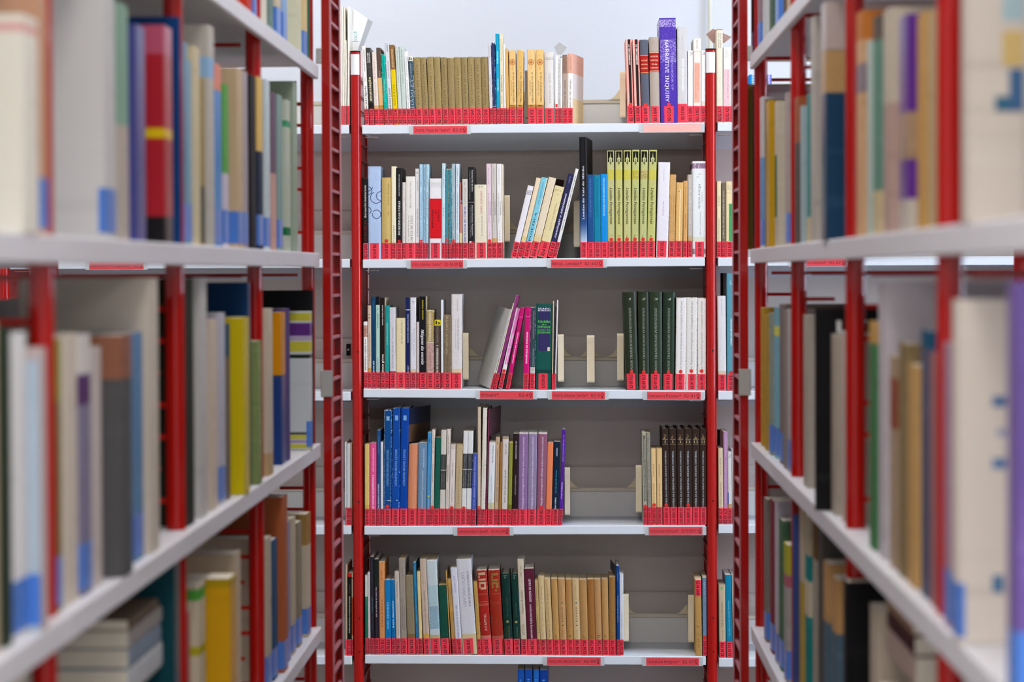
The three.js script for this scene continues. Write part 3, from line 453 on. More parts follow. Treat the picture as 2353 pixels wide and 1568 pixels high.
row(1, 1, C2, 1384, 1212, [
  [110, 176, 303, 580, 'leaning lilac-white paperback', '#dfdde4', '82-4 REB', [T('LUIS', 628, 645, '#44424c', 'b', .5, .5, 'h'), T('MIGUEL', 648, 664, '#44424c', 'b', .7, .5, 'h'), T('NAVA', 667, 683, '#44424c', 'b', .6, .5, 'h')], {}],
  [180, 236, 396, 495, 'leaning peach-cream paperback', '#e2cfb0', '82-4 ROD', [R(1150, 1212, '#d8c890')], { old: 1 }],
  [239, 310, 453, 490, 'leaning sky blue paperback', '#7cc2d6', '82-4 SEA', [R(480, 1384, '#e4dcc4', .88, 1.1), T('José Augusto Seabra', 540, 790, '#2c6a80', 'r', .34, .45), T('POIÉTICA', 880, 1205, '#1c2c34', 'R', .42, .45)], {}],
  [313, 396, 533, 490, 'leaning cream paperback with spotted spine', '#ddd0b6', '82-4 SER', [R(1130, 1212, '#d8c698'), ['F', 600, 1100, '#8a7450', 14]], { old: 1 }],
  [400, 506, 600, 585, 'leaning straw-coloured wide volume', '#dccfa0', '82-4 VAS', [T('BLC', 622, 645, '#8d8250', 'r', .6, .5, 'h'), T('3', 668, 688, '#8d8250', 'r', .3, .5, 'h'), T('AQUILINO RIBEIRO', 770, 1085, '#8c8250', 'r', .22, .6)], { old: 1 }],
  [510, 572, 746, 450, 'leaning navy paperback with white italic title', '#26274e', '82-4 VIE', [M(480, 550, '#b8b8cc', .3), T('Antologia e Aforismos', 672, 1170, '#eceaf2', 'I', .42)], { gloss: 1 }],
  [574, 611, 824, 395, 'leaning thin white paperback with black capitals', '#dddedd', '82-5 EGA', [T('O USO DA NARRATIVA COMO TÉCNICA DE ENSINO', 470, 940, '#333', 'b', .4), T('KIERAN EGAN', 955, 1085, '#333', 'b', .4)], {}],
  [869, 948, 857, 48, 'very tall black to blue volume', '#0e0e14', '82-343 CAM', [['G', 560, 1000, '#0e0e14', '#284a80'], ['G', 1000, 1210, '#284a80', '#b8c8dc'], R(1209, 1400, '#b8c8dc'), T('Lendas do Vale do Minho', 365, 960, '#e0e2ea', 'R', .36)], { gloss: 1, d: .2, flaps: [[1, 0.003, .3, .016, '#17130f']] }],
  [950, 1022, 945, 458, 'dark blue paperback with pale blue title', '#1c4a82', '82-343 COS', [T('LUTAR PARA DAR UM SENTIDO À VIDA', 500, 925, '#5a86b8', 'r', .38)], { gloss: 1 }],
  [1024, 1097, 1018, 460, 'petrol blue paperback', '#0b7c9e', '82-343 COS', [T('LUTAR PARA DAR UM SENTIDO À VIDA', 500, 925, '#0a4458', 'r', .38)], { gloss: 1 }],
  [1099, 1172, 1091, 452, 'bright azure paperback', '#0a88d4', '82-343 COS', [T('LUTAR PARA DAR UM SENTIDO À VIDA', 495, 920, '#bfe2f6', 'r', .4)], { gloss: 1 }]]);
row(1, 1, C2, 1384, 1212, [[440, 530, 610, 512, 'dark brown volume leaning behind the straw-coloured one', '#38281f', undefined, [], { back: .165, d: .06 }]]);
const lpB = [[80, 158], [165, 243], [250, 329], [335, 413], [423, 501], [506, 592]], lpT = [69, 160, 253, 345, 440, 530], lpY = [195, 195, 193, 187, 190, 188];
row(1, 1, D2, 1372, 1193, [
  ...lpB.map(([a, b], i) => [a, b, lpT[i], lpY[i], 'olive-green volume with a black minaret emblem', ['#b9bb84', '#bdbd78', '#bdbc80', '#b4b878', '#b6ba7e', '#b9bb72'][i], '82-343 FRA', [['L', 205, 320, '#b9bb84'], R(405, 515, i === 4 ? '#b6ac70' : '#c0ba50'), ...(i === 3 || i === 4 ? [['F', 420, 500, '#7a6430', 120]] : []), T('Lendas Portuguesas', 600, 1003, '#1c1c10', 'I', .5, .5, 'd'), M(1130, 1160, '#6a5c30', .5)], { old: 1, dot: 1172 }]),
  [606, 735, 632, 322, 'wide lilac-white hardback', '#dedce4', '82-343 GIL', [M(390, 530, '#8a8890', .1, .5), T('MITOGRAFIAS', 752, 915, '#b070a4', 's', .14, .5, 'd')], { lab: [615, 718] }],
  [738, 808, 756, 455, 'tan paperback with a faded brown title', '#c99f66', '82-343 HER', [T('TEXTOS SELECCIONADOS DAS', 690, 1110, '#94703c', 's', .22, .3), T('LENDAS E NARRATIVAS', 690, 1115, '#8c6838', 's', .3, .66)], { old: 1, wear: .6, wearCol: '#8c5c28' }],
  [813, 892, 828, 543, 'ochre paperback with a white crease', '#d8ae6c', '82-343 HER', [R(620, 1300, '#f0e8d4', .52, .6), M(640, 660, '#94703c', .6)], { old: 1 }],
  [893, 946, 900, 525, 'tan paperback with two black names', '#cfa164', '82-343 MAC', [T('ÁLVARO MANUEL MACHADO', 585, 808, '#4a3a24', 's', .28), T('O MITO DO ORIENTE', 890, 1055, '#4a3a24', 's', .28)], { old: 1 }],
  [948, 1003, 948, 458, 'grey-beige paperback with pale ornaments', '#b5aca2', '82-343 MOU', [M(470, 1120, '#d8d2ca', .5), R(1140, 1193, '#b8a078')]],
  [1005, 1156, 1004, 312, 'wide white volume with an ornamental purple border', '#dde2e4', '82-343 PIN', [R(335, 392, '#8a6c84'), ['C', 345, 380, '#e4dce4', 2, 12], M(450, 492, '#c8ccc8', .5, .5), T('Grécia Antiga', 560, 830, '#6c6470', 's', .22, .5), T('Volume I', 650, 760, '#8a8490', 's', .11, .72), T('Maria P. Futre Pinheiro', 865, 1115, '#777c80', 's', .12, .58), R(1135, 1190, '#d6d6c4'), R(1265, 1325, '#8a8088'), ['C', 1275, 1315, '#e4dce4', 2, 8]], { lab: [1033, 1137], yb: 1358 }]]);
row(1, 2, D2, 1358, 1190, [
  [1270, 1315, 1270, 528, 'narrow straw paperback', '#e4d5ae', '82.02 DEL', [T('IVA DELGADO', 690, 800, '#55503c', 's', .3), T('PAPÉIS POLÍTICOS DE DELGADO', 935, 1185, '#55503c', 's', .3)]],
  [1319, 1366, 1319, 552, 'grey-brown paperback with white handwriting', '#6c6454', '82.02 DIA', [T('e lira de doze cordas de oiro', 640, 1150, '#d8d4c8', 'i', .4)], { old: 1 }],
  [1370, 1450, 1370, 533, 'straw paperback with a green panel', '#e4d4a8', '82.02 DUR', [M(570, 630, '#666', .2, .3), M(570, 640, '#666', .2, .6), R(658, 661, '#887'), R(775, 1182, '#3fa060', .38, 1.1), T('L. SANTERRO', 795, 935, '#1c5030', 's', .2, .68)]]]);

const A3 = [780, 610, 4.825], B3 = [1060, 610, 4.824], C3 = [1400, 610, 4.824];
row(2, 1, A3, 1368, 1190, [
  [268, 313, 266, 625, 'white paperback with a reddish picture', '#e6e5e4', '82-4 CIC', [R(665, 795, '#c09a90'), ['F', 670, 790, '#8a4a40', 120], T('BASES HISTÓRICAS · A AMIZADE · Cícero', 820, 1165, '#222', 'b', .4)]],
  [315, 355, 311, 445, 'narrow taupe paperback', '#c9b5a2', '82-4 CON', [R(545, 552, '#5c5048', .2, .8), R(580, 587, '#5c5048', .2, .8), T('FLORA DOS LUSÍADAS', 755, 1062, '#5c5048', 's', .4), R(1140, 1195, '#c09050')]],
  [358, 403, 353, 350, 'dark petrol blue paperback', '#0a3c5e', '82-4 FER', [T('Luís Amaro', 400, 600, '#1c7ab0', 'I', .5), T('os no cais', 1060, 1185, '#e0e8ee', 'b', .55)], { gloss: 1 }],
  [405, 450, 403, 440, 'mint green paperback', '#abcec4', '82-4 GUI', [M(475, 505, '#334', .4), T('FERNANDO GUIMARÃES', 530, 700, '#4a6a64', 'b', .36), T('DA MODERNIDADE', 1020, 1190, '#6f78b8', 's', .55)]],
  [453, 508, 451, 360, 'black paperback with bold white words', '#1e1514', '82-4 LEP', [R(340, 1400, '#d8c8a8', .94, 1.1), T('MARIA LÚCIA LEPECKI', 440, 665, '#e8e4dc', 'b', .32), T('cardoso pires', 985, 1250, '#f0ece4', 'b', .56)]],
  [510, 551, 510, 448, 'teal paperback with small white print', '#1a9490', '82-4 LOP', [T('DO REINO DA ESTUPIDEZ', 640, 885, '#c8ece6', 's', .38), M(900, 1080, '#8ad0c8', .3)], { old: 1 }],
  [558, 626, 553, 467, 'light lilac-grey paperback', '#cac9d0', '82-4 MAR', [T('Armand C. Borges', 685, 815, '#6a6a74', 'i', .26), T('ANTÓNIO NOBRE EM PARIS, SÓ', 845, 1145, '#55555e', 'r', .28), R(1178, 1188, '#222')]],
  [628, 732, 628, 585, 'wide straw-cream volume', '#dccfa8', '82-4 MOL', [T('ŒUVRES COMPLÈTES 1', 605, 872, '#6a6450', 's', .22, .62, 'u')], { lab: [630, 732] }],
  [733, 783, 733, 355, 'navy paperback with a white rule', '#142052', '82-4 MOR', [R(490, 498, '#dcdce6'), T('VIAGENS NA TERRA DAS PALAVRAS', 540, 860, '#dcdce6', 'R', .34, .55, 'u'), T('Cargal', 1115, 1190, '#dcdce6', 'i', .5)], { gloss: 1 }],
  [785, 850, 784, 357, 'white-grey paperback with two thin titles', '#d6d6dd', '82-4 MON', [M(400, 408, '#667', .8), M(418, 426, '#889', .4), T('THE MAN WHO NEVER WAS', 690, 1005, '#7a7a88', 'r', .26, .64, 'd'), T('Ensaios de Fernando Pessoa', 750, 945, '#8a8a94', 'r', .22, .3, 'd'), R(1150, 1195, '#d0c2a4')]],
  [851, 882, 852, 628, 'thin rosy-grey paperback', '#cabfbd', '82-4 MOR', [M(800, 1140, '#9a8a8a', .35)]],
  [884, 967, 879, 345, 'black paperback with a yellow name and white script', '#17171d', '82-4 PEN', [R(330, 1400, '#cfc3a4', .95, 1.1), R(330, 1400, '#8c7a58', -.1, .03), T('DANIEL PENNAC', 385, 605, '#e0c838', 'b', .24, .5, 'd'), T('Mágoas da escola', 708, 1098, '#f2f0ec', 'I', .5, .46, 'd')], {}],
  [968, 1046, 966, 495, 'gold and rose patterned paperback', '#9d8754', '82-4 PES', [R(500, 508, '#d8d0b0'), ['F', 510, 850, '#c0ae7c', 500], T('FERNANDO PESSOA', 525, 838, '#eae6da', 's', .44), R(852, 860, '#e0d8c8'), R(860, 1200, '#b08a86'), ['F', 865, 1190, '#d0b4ac', 500], T('PÁGINAS DE DOUTRINA E DE INTERVENÇÃO', 955, 1190, '#8a6058', 's', .3)], { old: 1, wear: .5 }],
  [1048, 1122, 1051, 600, 'brown paperback with a yellow square', '#4c3f39', '82-4 PES', [R(605, 668, '#d8c81c'), T('b', 612, 664, '#222', 'b', .5, .5, 'h'), T('BERNARDO PESSOA', 680, 855, '#9a8a80', 's', .38), T('LIVRO DO DESASSOSSEGO  1', 885, 1240, '#e8e4de', 'b', .4)], {}],
  [1124, 1152, 1121, 383, 'thin white paperback', '#dfe6ee', '82-4 PIN', []],
  [1154, 1239, 1153, 550, 'worn brown cloth volume', '#766752', '82-4 PIR', [M(560, 980, '#b4a88c', .35, .45), M(1000, 1180, '#5a4c38', .3)], { old: 1, wear: 1.2, wearCol: '#a89878' }],
  [1242, 1354, 1242, 320, 'tall wide light grey volume', '#d6d2d2', '82-4 QUE', [M(370, 510, '#66646a', .1, .6), T('PROSAS SÓCIO-POLÍTICAS', 590, 938, '#6c6a70', 's', .2, .66, 'd'), T('Publicadas e apresentadas por Joel Serrão', 600, 925, '#8c8a90', 's', .11, .42, 'd'), R(1150, 1196, '#d6c4a0')], { old: 1, lt: 1196, lab: [1242, 1350], yb: 1374 }]]);
row(2, 1, B3, 1379, 1205, [
  [316, 334, 540, 490, 'leaning grey booklet with a splayed cover', '#b9b8b4', '82-93.09 RIC', [], { flareL: 0.04, d: .16 }],
  [335, 350, 572, 420, 'leaning thin cream booklet', '#d9cfb8', '82-93.09 RIC', [], { d: .16 }],
  [351, 391, 607, 330, 'leaning maroon-purple paperback', '#84306a', '82-93.09 RIG', [R(320, 500, '#b06a9a', -.1, .25)], { gloss: 1 }],
  [394, 454, 598, 478, 'leaning pink and white paperback', '#d870b4', '82-93.09 ROD', [R(470, 1400, '#e4dce2', -.1, .3), R(1105, 1400, '#e8e4e8'), T('ROSANA', 500, 585, '#a83c84', 's', .4, .65), T('GRAMÁTICA DA FANTASIA', 755, 1105, '#fbeef6', 'b', .34, .62)], { gloss: 1, dot: 1180 }],
  [484, 538, 652, 470, 'leaning magenta paperback', '#c4106c', '82-93.09 ROD', [R(572, 578, '#e070a8'), M(490, 560, '#8c0a4c', .4), T('GRAMÁTICA DA FANTASIA', 745, 1095, '#f6dcea', 'b', .38, .5)], { gloss: 1 }],
  [679, 745, 705, 460, 'upright magenta paperback', '#c60c6e', '82-93.09 ROD', [R(565, 571, '#e070a8'), M(480, 550, '#8c0a4c', .4), T('GRAMÁTICA DA FANTASIA', 740, 1095, '#f8e2ee', 'b', .38)], { gloss: 1 }],
  [750, 813, 767, 465, 'dark slate paperback with pink print', '#33464f', '82-93.09 ROD', [R(1130, 1205, '#b8b4ae'), T('GRAMÁTICA DA FANTASIA', 505, 815, '#c46a9a', 'b', .3, .6), T('GIANNI RODARI', 920, 1120, '#a8b4b8', 'b', .22, .6)], { wear: 1.6, wearCol: '#d4d0c4' }],
  [820, 1000, 829, 430, 'wide dark green guide with a purple panel', '#12524a', '82-93.09 SOR', [R(465, 952, '#302a5a', .14, .88), T('MARC', 468, 490, '#e4e4ea', 'R', .5, .5, 'h'), T('SORIANO', 490, 515, '#e4e4ea', 'R', .6, .5, 'h'), T('Guide', 605, 645, '#4fc83a', 'R', .6, .5, 'h'), T('de', 648, 668, '#4fc83a', 'R', .3, .5, 'h'), T('littérature', 664, 704, '#4fc83a', 'R', .8, .5, 'h'), T('pour la', 706, 728, '#4fc83a', 'R', .5, .5, 'h'), T('jeunesse', 724, 764, '#4fc83a', 'R', .8, .5, 'h'), R(910, 952, '#d8cfb4', .72, .88), R(1160, 1205, '#0c3a34')], { hard: 1, gloss: 1, lab: [853, 956] }],
  [1003, 1016, 1015, 395, 'thin cream booklet between green and dark ones', '#cdc2a4', '', [M(600, 1100, '#888', .4)], {}],
  [1017, 1031, 1036, 460, 'thin dark booklet', '#2c2a30', '', []],
  [1032, 1047, 1060, 385, 'thin white-grey booklet', '#dcdadf', '', []]]);
const cgB = [[186, 326], [329, 445], [448, 588], [592, 724]], cgT = [151, 318, 444, 597];
row(2, 1, C3, 1384, 1207, [
  ...cgB.map(([a, b], i) => [a, b, cgT[i], [298, 293, 293, 300][i], 'dark green leather volume numbered ' + ['one', 'two', 'three', 'four'][i], ['#27301f', '#263220', '#2a3828', '#223322'][i], '82-91 OLI', [T(String(i + 1), 360, 392, '#b8bcb0', 'I', .3, .5, 'h'), T('CONTOS TRADICIONAIS PORTUGUESES', 475, 1215, '#a9ada6', 'i', .24, .5)], { hard: 1, round: 1, gloss: 1, lab: [[197, 293], [335, 434], [462, 560], [600, 700]][i], dot: 1185, dotX: -.02, d: .18 }]),
  [733, 845, 744, 357, 'wide white volume next to the dark green set', '#dedcdb', '82-91 PED', [T('Contos Populares Portugueses / Consiglieri Pedroso', 398, 1230, '#6c6866', 'i', .24)], { dot: 1178, lab: [735, 836], wear: .3, wearCol: '#b08c60' }],
  [848, 968, 856, 355, 'wide white volume between two look-alikes', '#dad9d4', '82-91 PED', [T('Contos Populares Portugueses / Consiglieri Pedroso', 398, 1230, '#5c5856', 'i', .24)], { dot: 1171, lab: [870, 962], wear: .5, wearCol: '#b08c60', old: 1 }],
  [972, 1084, 972, 360, 'wide off-white volume against the red post', '#dcd8d2', '82-91 PED', [T('Contos Populares Portugueses / Consiglieri Pedroso', 398, 1230, '#5c5856', 'i', .24)], { dot: 1171, lab: [978, 1080], wear: .5, wearCol: '#a08058' }]]);
row(2, 2, C3, 1390, 1212, [
  [1205, 1298, 1197, 338, 'white paperback with a beige foot band', '#d8d7da', '82.02 RAM', [M(370, 560, '#8a8a92', .14, .5), T('A NOVA LITERATURA', 690, 1000, '#c4c4ca', 'r', .22, .35), R(1170, 1214, '#cdbfa4')]],
  [1304, 1396, 1301, 85, 'tall teal blue paperback', '#5596a8', '82.02 RIB', [M(170, 215, '#b8d8e0', .35), T('LITERATURA BRASILEIRA', 590, 890, '#e0eef0', 'I', .26, .56)], { dot: 1190, gloss: 1 }],
  [1440, 1500, 1440, 90, 'tall purple paperback behind the ladder', '#4a2058', '', [M(400, 900, '#c8a8cc', .3)], { gloss: 1 }]]);
row(2, 2, C3, 1390, 1212, [[1242, 1290, 1242, 86, 'tall black volume standing behind a white one', '#141318', undefined, [], { back: .19, d: .05 }]]);

const A4 = [780, 915, 4.75], B4 = [1030, 915, 4.752], C4 = [1400, 915, 4.753];
row(3, 0, A4, 1390, 1200, [
  [62, 78, 60, 485, 'thin white paperback at the ladder', '#dfe4e2', '', []], [80, 122, 80, 500, 'pale grey-blue paperback', '#cdd2d8', '821.134 POR', []], [124, 160, 123, 490, 'caramel brown paperback', '#bd9564', '821.134 POR', [], { old: 1 }]]);
row(3, 1, A4, 1398, 1215, [
  [275, 327, 276, 505, 'mustard-yellow paperback', '#d6bb6c', '82-93.09 ANS', [R(1170, 1215, '#c8a850')], { old: 1 }],
  [332, 403, 333, 490, 'hot pink paperback', '#e2528e', '82-93.09 ARA', [T('Manuel António Teixeira Araújo', 545, 805, '#fbe6ef', 'r', .26, .5, 'd'), T('A emancipação da Literatura Inf', 840, 1212, '#fbe6ef', 'b', .36, .5, 'd')], { gloss: 1 }],
  [406, 447, 407, 352, 'tall dark blue paperback with white capitals', '#1c4a80', '82-93.09 AZE', [M(420, 620, '#7a9cc4', .35), T('LITERATURA INFANTIL E LEITORES', 940, 1290, '#dde6f0', 'b', .46)], { gloss: 1 }],
  [449, 477, 449, 480, 'thin pale paperback', '#d6d4d6', '82-93.09 BRA', [M(560, 740, '#9a9aa0', .35)]],
  [482, 563, 489, 130, 'tall blue volume with worn white edges', '#0a4888', '82-93.09 BAS', [R(200, 248, '#8ab4d0', .3, .72), T('LITERATURA INFANTIL E JUVENIL', 565, 970, '#9fcae4', 'i', .34, .5)], { wear: 2.6, gloss: 1, dot: 1186, d: .19 }],
  [566, 650, 581, 110, 'tall blue volume between two of its set', '#0a479e', '82-93.09 BAS', [R(190, 245, '#7aa8d4', .32, .72), T('LITERATURA INFANTIL E JUVENIL', 560, 965, '#a8cdec', 'i', .34, .52)], { gloss: 1, d: .19, wear: .3 }],
  [652, 738, 673, 112, 'tall blue volume with a splayed picture cover', '#08429c', '82-93.09 BAS', [R(190, 245, '#7aa8d4', .32, .72), T('LITERATURA INFANTIL E JUVENIL', 560, 965, '#a8cdec', 'i', .34, .52)], { flaps: [[1, 0, .14, .044, '#0c1838'], [1, .14, .29, .044, '#5c4028']], d: .19 }],
  [740, 845, 758, 505, 'wide salmon volume', '#d48a66', '82-34.09 BET', [], { gloss: 1, round: 1, lab: [742, 842] }],
  [848, 945, 861, 490, 'grey-blue paperback', '#6a8aa8', '82-93.09 BLO', [T('FRANCESCA BLOCKEEL', 550, 760, '#d0dce6', 's', .2, .62), T('Literatura Juvenil Portuguesa Contemporânea', 790, 1212, '#c0d0dc', 'i', .24, .5)], {}],
  [947, 990, 963, 376, 'narrow mid-blue paperback', '#3f8cc0', '82-93.09 CAS', [M(430, 490, '#10243c', .5), M(640, 1040, '#8cc4e4', .25), R(1068, 1085, '#c8c84c', .3, .7), T('Alexandre C.', 1100, 1215, '#c8e0f0', 's', .3)], { gloss: 1 }],
  [991, 1025, 1009, 350, 'narrow beige paperback with a red dot', '#d3c9bf', '82-93.09 DIO', [M(400, 610, '#6a625c', .4), T('LITERATURA INFANTIL', 725, 920, '#3c3834', 'R', .36), M(1010, 1180, '#6a625c', .4)], { dot: 1196 }],
  [1027, 1086, 1051, 432, 'dark green cloth paperback', '#14594a', '82-93.09 COE', [], { old: 1 }],
  [1088, 1150, 1109, 355, 'off-white paperback with a charcoal block', '#cbc6bc', '82-93.09 DIN', [R(618, 1004, '#474747'), R(786, 794, '#c8c4bc'), M(640, 770, '#9a9a9a', .2, .5), M(830, 980, '#9a9a9a', .2, .3), M(830, 980, '#9a9a9a', .2, .7)]],
  [1152, 1188, 1176, 345, 'narrow greige paperback', '#d0c7bb', '82-93.09 DIO', [M(400, 620, '#6a625c', .4), T('LITERATURA INFANTIL', 730, 920, '#3c3834', 'R', .36), M(1010, 1200, '#6a625c', .4)]],
  [1190, 1252, 1209, 510, 'pale pinkish paperback with a rounded panel', '#cabdb4', '82-93.09 DOR', [R(560, 1170, '#d8ccc6', .12, .9), T('PARA LER', 660, 910, '#4c4440', 's', .26), M(940, 1150, '#6c6460', .3)], { dot: 1206 }],
  [1254, 1327, 1276, 510, 'tan paperback with a wavy script', '#b9a582', '82-93.09 DOR', [M(700, 1160, '#8c7a5c', .35)], { old: 1 }]]);
const fro = [R(610, 992, '#46484a'), R(780, 788, '#c4c4c4'), M(630, 765, '#b0b0b0', .26), M(800, 980, '#c4c4c4', .2, .3), M(800, 980, '#c4c4c4', .2, .7)];
row(3, 1, B4, 1402, 1224, [
  [132, 188, 160, 362, 'white paperback with a charcoal block and red dot', '#d8d9d8', '82-93.09 FRO', fro, { dot: 1211 }],
  [190, 248, 217, 362, 'white paperback with a charcoal block beside a violet-blue one', '#d8dad9', '82-93.09 FRO', fro, { wear: .3 }],
  [250, 303, 268, 612, 'short violet-blue paperback', '#3f52a4', '82-34.09 GAR', [T('HISTÓRIAS TRADICIONAIS PORTUGUESAS', 640, 1095, '#c4ccec', 'r', .32), M(1110, 1210, '#c4ccec', .3)], { gloss: 1 }],
  [308, 352, 313, 98, 'very tall beige paperback with a red dot', '#cbb9a4', '82-93.09 GOM', [M(680, 1130, '#a89888', .4)], { old: 1, dot: 1206, d: .2 }],
  [354, 402, 378, 108, 'very tall off-white paperback', '#d8d4c8', '82-93.09 GOM', [M(700, 1180, '#b0b4b0', .3)], { old: 1, wear: .4, d: .2, wearCol: '#8a6a50' }],
  [403, 420, 439, 118, 'very tall thin maroon paperback', '#6d2844', '', [M(150, 400, '#a8788c', .5), R(100, 1500, '#4a1e2a', .9, 1.2)], { flaps: [[1, 0, .235, .022, '#4c2630']], d: .2 }],
  [424, 497, 444, 476, 'white paperback with a pale blue title', '#dadddf', '82-93.09 GOM', [R(1150, 1230, '#cdc29a'), R(470, 484, '#b89868'), T('Mercedes G. del Manzano', 515, 712, '#444', 'I', .22, .62), T('INICIACIÓN A LA LITERATURA INFANTIL', 840, 1220, '#4a9ac4', 'r', .24, .5)]],
  [498, 548, 514, 432, 'light brown paperback with a black serif title', '#bfa488', '82-93.09 HEL', [M(475, 497, '#333', .4), T('Jaqueline Held / Los niños y la literatura fantástica', 560, 1148, '#4c3c2c', 'r', .4)], { old: 1 }],
  [549, 573, 568, 488, 'narrow amber-brown paperback', '#a1702f', '82-93.09 LEA', [], { old: 1 }],
  [575, 646, 590, 430, 'light grey paperback with a long black title', '#cfc8c4', '82-93.09 LUR', [R(425, 450, '#a08c70'), T('Alison Lurie', 500, 622, '#4a4744', 'r', .32, .56), T('Ne le dites pas aux grands', 785, 1152, '#33302e', 'r', .38, .5)], {}],
  [648, 690, 665, 480, 'moss green paperback', '#8a8e36', '82-93.09 MEI', [R(1175, 1230, '#6a7020'), R(470, 490, '#c8b870')], { old: 1 }],
  [692, 757, 706, 390, 'near-black paperback with white print', '#251519', '82-93.09 MED', [T('DO FRUTO À RAIZ', 472, 668, '#d8d0d0', 'b', .3, .55, 'd'), T('FÁTIMA RIBEIRO DE MEDEIROS', 845, 1065, '#b0a4a4', 'b', .24, .5, 'd')], { gloss: 1 }],
  ...[0, 1, 2].map((i) => [[760, 860, 774], [862, 958, 878], [960, 1060, 983]][i].concat([380, ['purple', 'grey-lilac', 'dusky rose'][i] + ' volume of a matching set of three', ['#876894', '#8d7e9e', '#8c5870'][i], '82-93.09 MES', [R(370, 395, '#c4bccc'), T('Pedagogias do imaginário Olhares sobre a literatura infantil', 425, 1222, '#e0d6e6', 's', .25, .5)], { gloss: 1, dot: i === 2 ? 1207 : undefined }])),
  [1062, 1126, 1084, 488, 'bright orange-salmon paperback', '#e58256', '82-93.09 PAR', [], { gloss: 1 }],
  [1128, 1203, 1152, 478, 'dark navy paperback with a turquoise name', '#0b2138', '82-93.09 RAM', [T('CAMINHO', 545, 640, '#dce4ea', 'b', .24), T('Ana Margarida Ramos', 790, 1050, '#3c9cb8', 'b', .28), T('Palma e Melo', 1095, 1250, '#e8eef2', 'b', .28)], { gloss: 1 }],
  [1205, 1245, 1244, 342, 'tall violet paperback by the bookend', '#4f1f92', '82-93.09 RUB', [T('JOSÉ CRISTÓVÃO JR. SÁ', 400, 705, '#cdbce8', 'b', .3), T('O Conto Tradicional', 930, 1115, '#e0d4f2', 'I', .5)], { gloss: 1 }]]);
const vilB = [[586, 664], [666, 746], [748, 822], [824, 906], [908, 990], [992, 1078]], vilT = [568, 652, 739, 818, 903, 989];
row(3, 1, C4, 1384, 1190, [
  [372, 418, 356, 375, 'grey-green paperback with a dark lettered strip', '#a5a592', '82-93.09(091) PIR', [R(410, 1130, '#5a5a50', .28, .8), T('DA LITERATURA INFANTIL PORTUGUESA / Maria Laura B. Pires', 450, 1145, '#d8d6c8', 'r', .36, .55)], { dot: 1182 }],
  [420, 463, 403, 380, 'mottled grey paperback', '#7e7c70', '82-93.09(091) PIR', [['F', 385, 1180, '#a8a698', 500]], { old: 1 }],
  [466, 520, 454, 552, 'sand-coloured paperback with a red dot', '#dcbc86', '82-93.09(091) ROC', [T('NATÉRCIA ROCHA', 720, 855, '#4c4030', 's', .26), T('LITERATURA PARA CRIANÇAS', 930, 1170, '#4c4030', 's', .26)], { old: 1, dot: 1166 }],
  [522, 582, 515, 552, 'sand-coloured paperback without a dot', '#d8b780', '82-93.09(091) ROC', [T('NATÉRCIA ROCHA', 720, 855, '#4c4030', 's', .24), T('LITERATURA PARA CRIANÇAS', 930, 1200, '#4c4030', 's', .24)], { old: 1 }],
  ...vilB.map(([a, b], i) => [a, b, vilT[i], 336, ['dark brown first-part volume with a red dot', 'dark brown first-part volume beside the dotted one', 'dark brown first-part volume next to part two', 'dark brown second-part volume with a red dot', 'dark brown second-part volume beside the dotted one', 'dark brown second-part volume against the post'][i], '#32241e', '82-93.09(091) VIL', [M(400, 412, '#8a7a60', .5), M(415, 427, '#8a7a60', .4), M(432, 444, '#a08c5c', .7), R(450, 454, '#b0a07c', .1, .9), T(i < 3 ? 'I' : 'II', 460, 498, '#b8aa88', 'r', .4, .5, 'h'), R(502, 506, '#b0a07c', .1, .9), T('HISTÓRIA DA LITERATURA INFANTIL UNIVERSAL', 575, 1215, '#b4c2c8', 'R', .3)], { hard: 1, dot: i === 0 || i === 3 ? 1166 : undefined, d: .18 }])]);
row(3, 2, C4, 1376, 1203, [
  [1195, 1247, 1188, 548, 'cream paperback beside a mauve one', '#d3c0a2', '82.09 ALV', [T('JOSÉ ÉDIL DE LIMA ALVES', 650, 840, '#5c5038', 's', .26), T('EM NOVELAS: FIGURAS CAMILIANAS', 920, 1195, '#5c5038', 's', .26)]],
  [1250, 1297, 1244, 370, 'mauve paperback', '#ad86aa', '82.09 ALV', [M(430, 640, '#dcc8dc', .3), M(700, 1150, '#d0b8d0', .35)], { gloss: 1 }],
  [1300, 1342, 1293, 590, 'white paperback with a handwritten two', '#d2d2d2', '82.09 BAL', [T('2', 615, 655, '#555', 'i', .6, .5, 'h'), R(1030, 1200, '#3a60b0', -.1, .16), R(1155, 1203, '#b8946a')]],
  [1345, 1392, 1337, 560, 'white paperback with grey-blue print', '#dbe0e0', '82.09 AZE', [T('TRIÂNGULO VIRTUAL NA LITERATURA', 820, 1190, '#7c98a8', 's', .3)]]]);
row(3, 2, C4, 1376, 1203, [[1188, 1238, 1188, 350, 'black volume standing behind a cream one', '#15120f', undefined, [], { back: .19, d: .05 }]]);

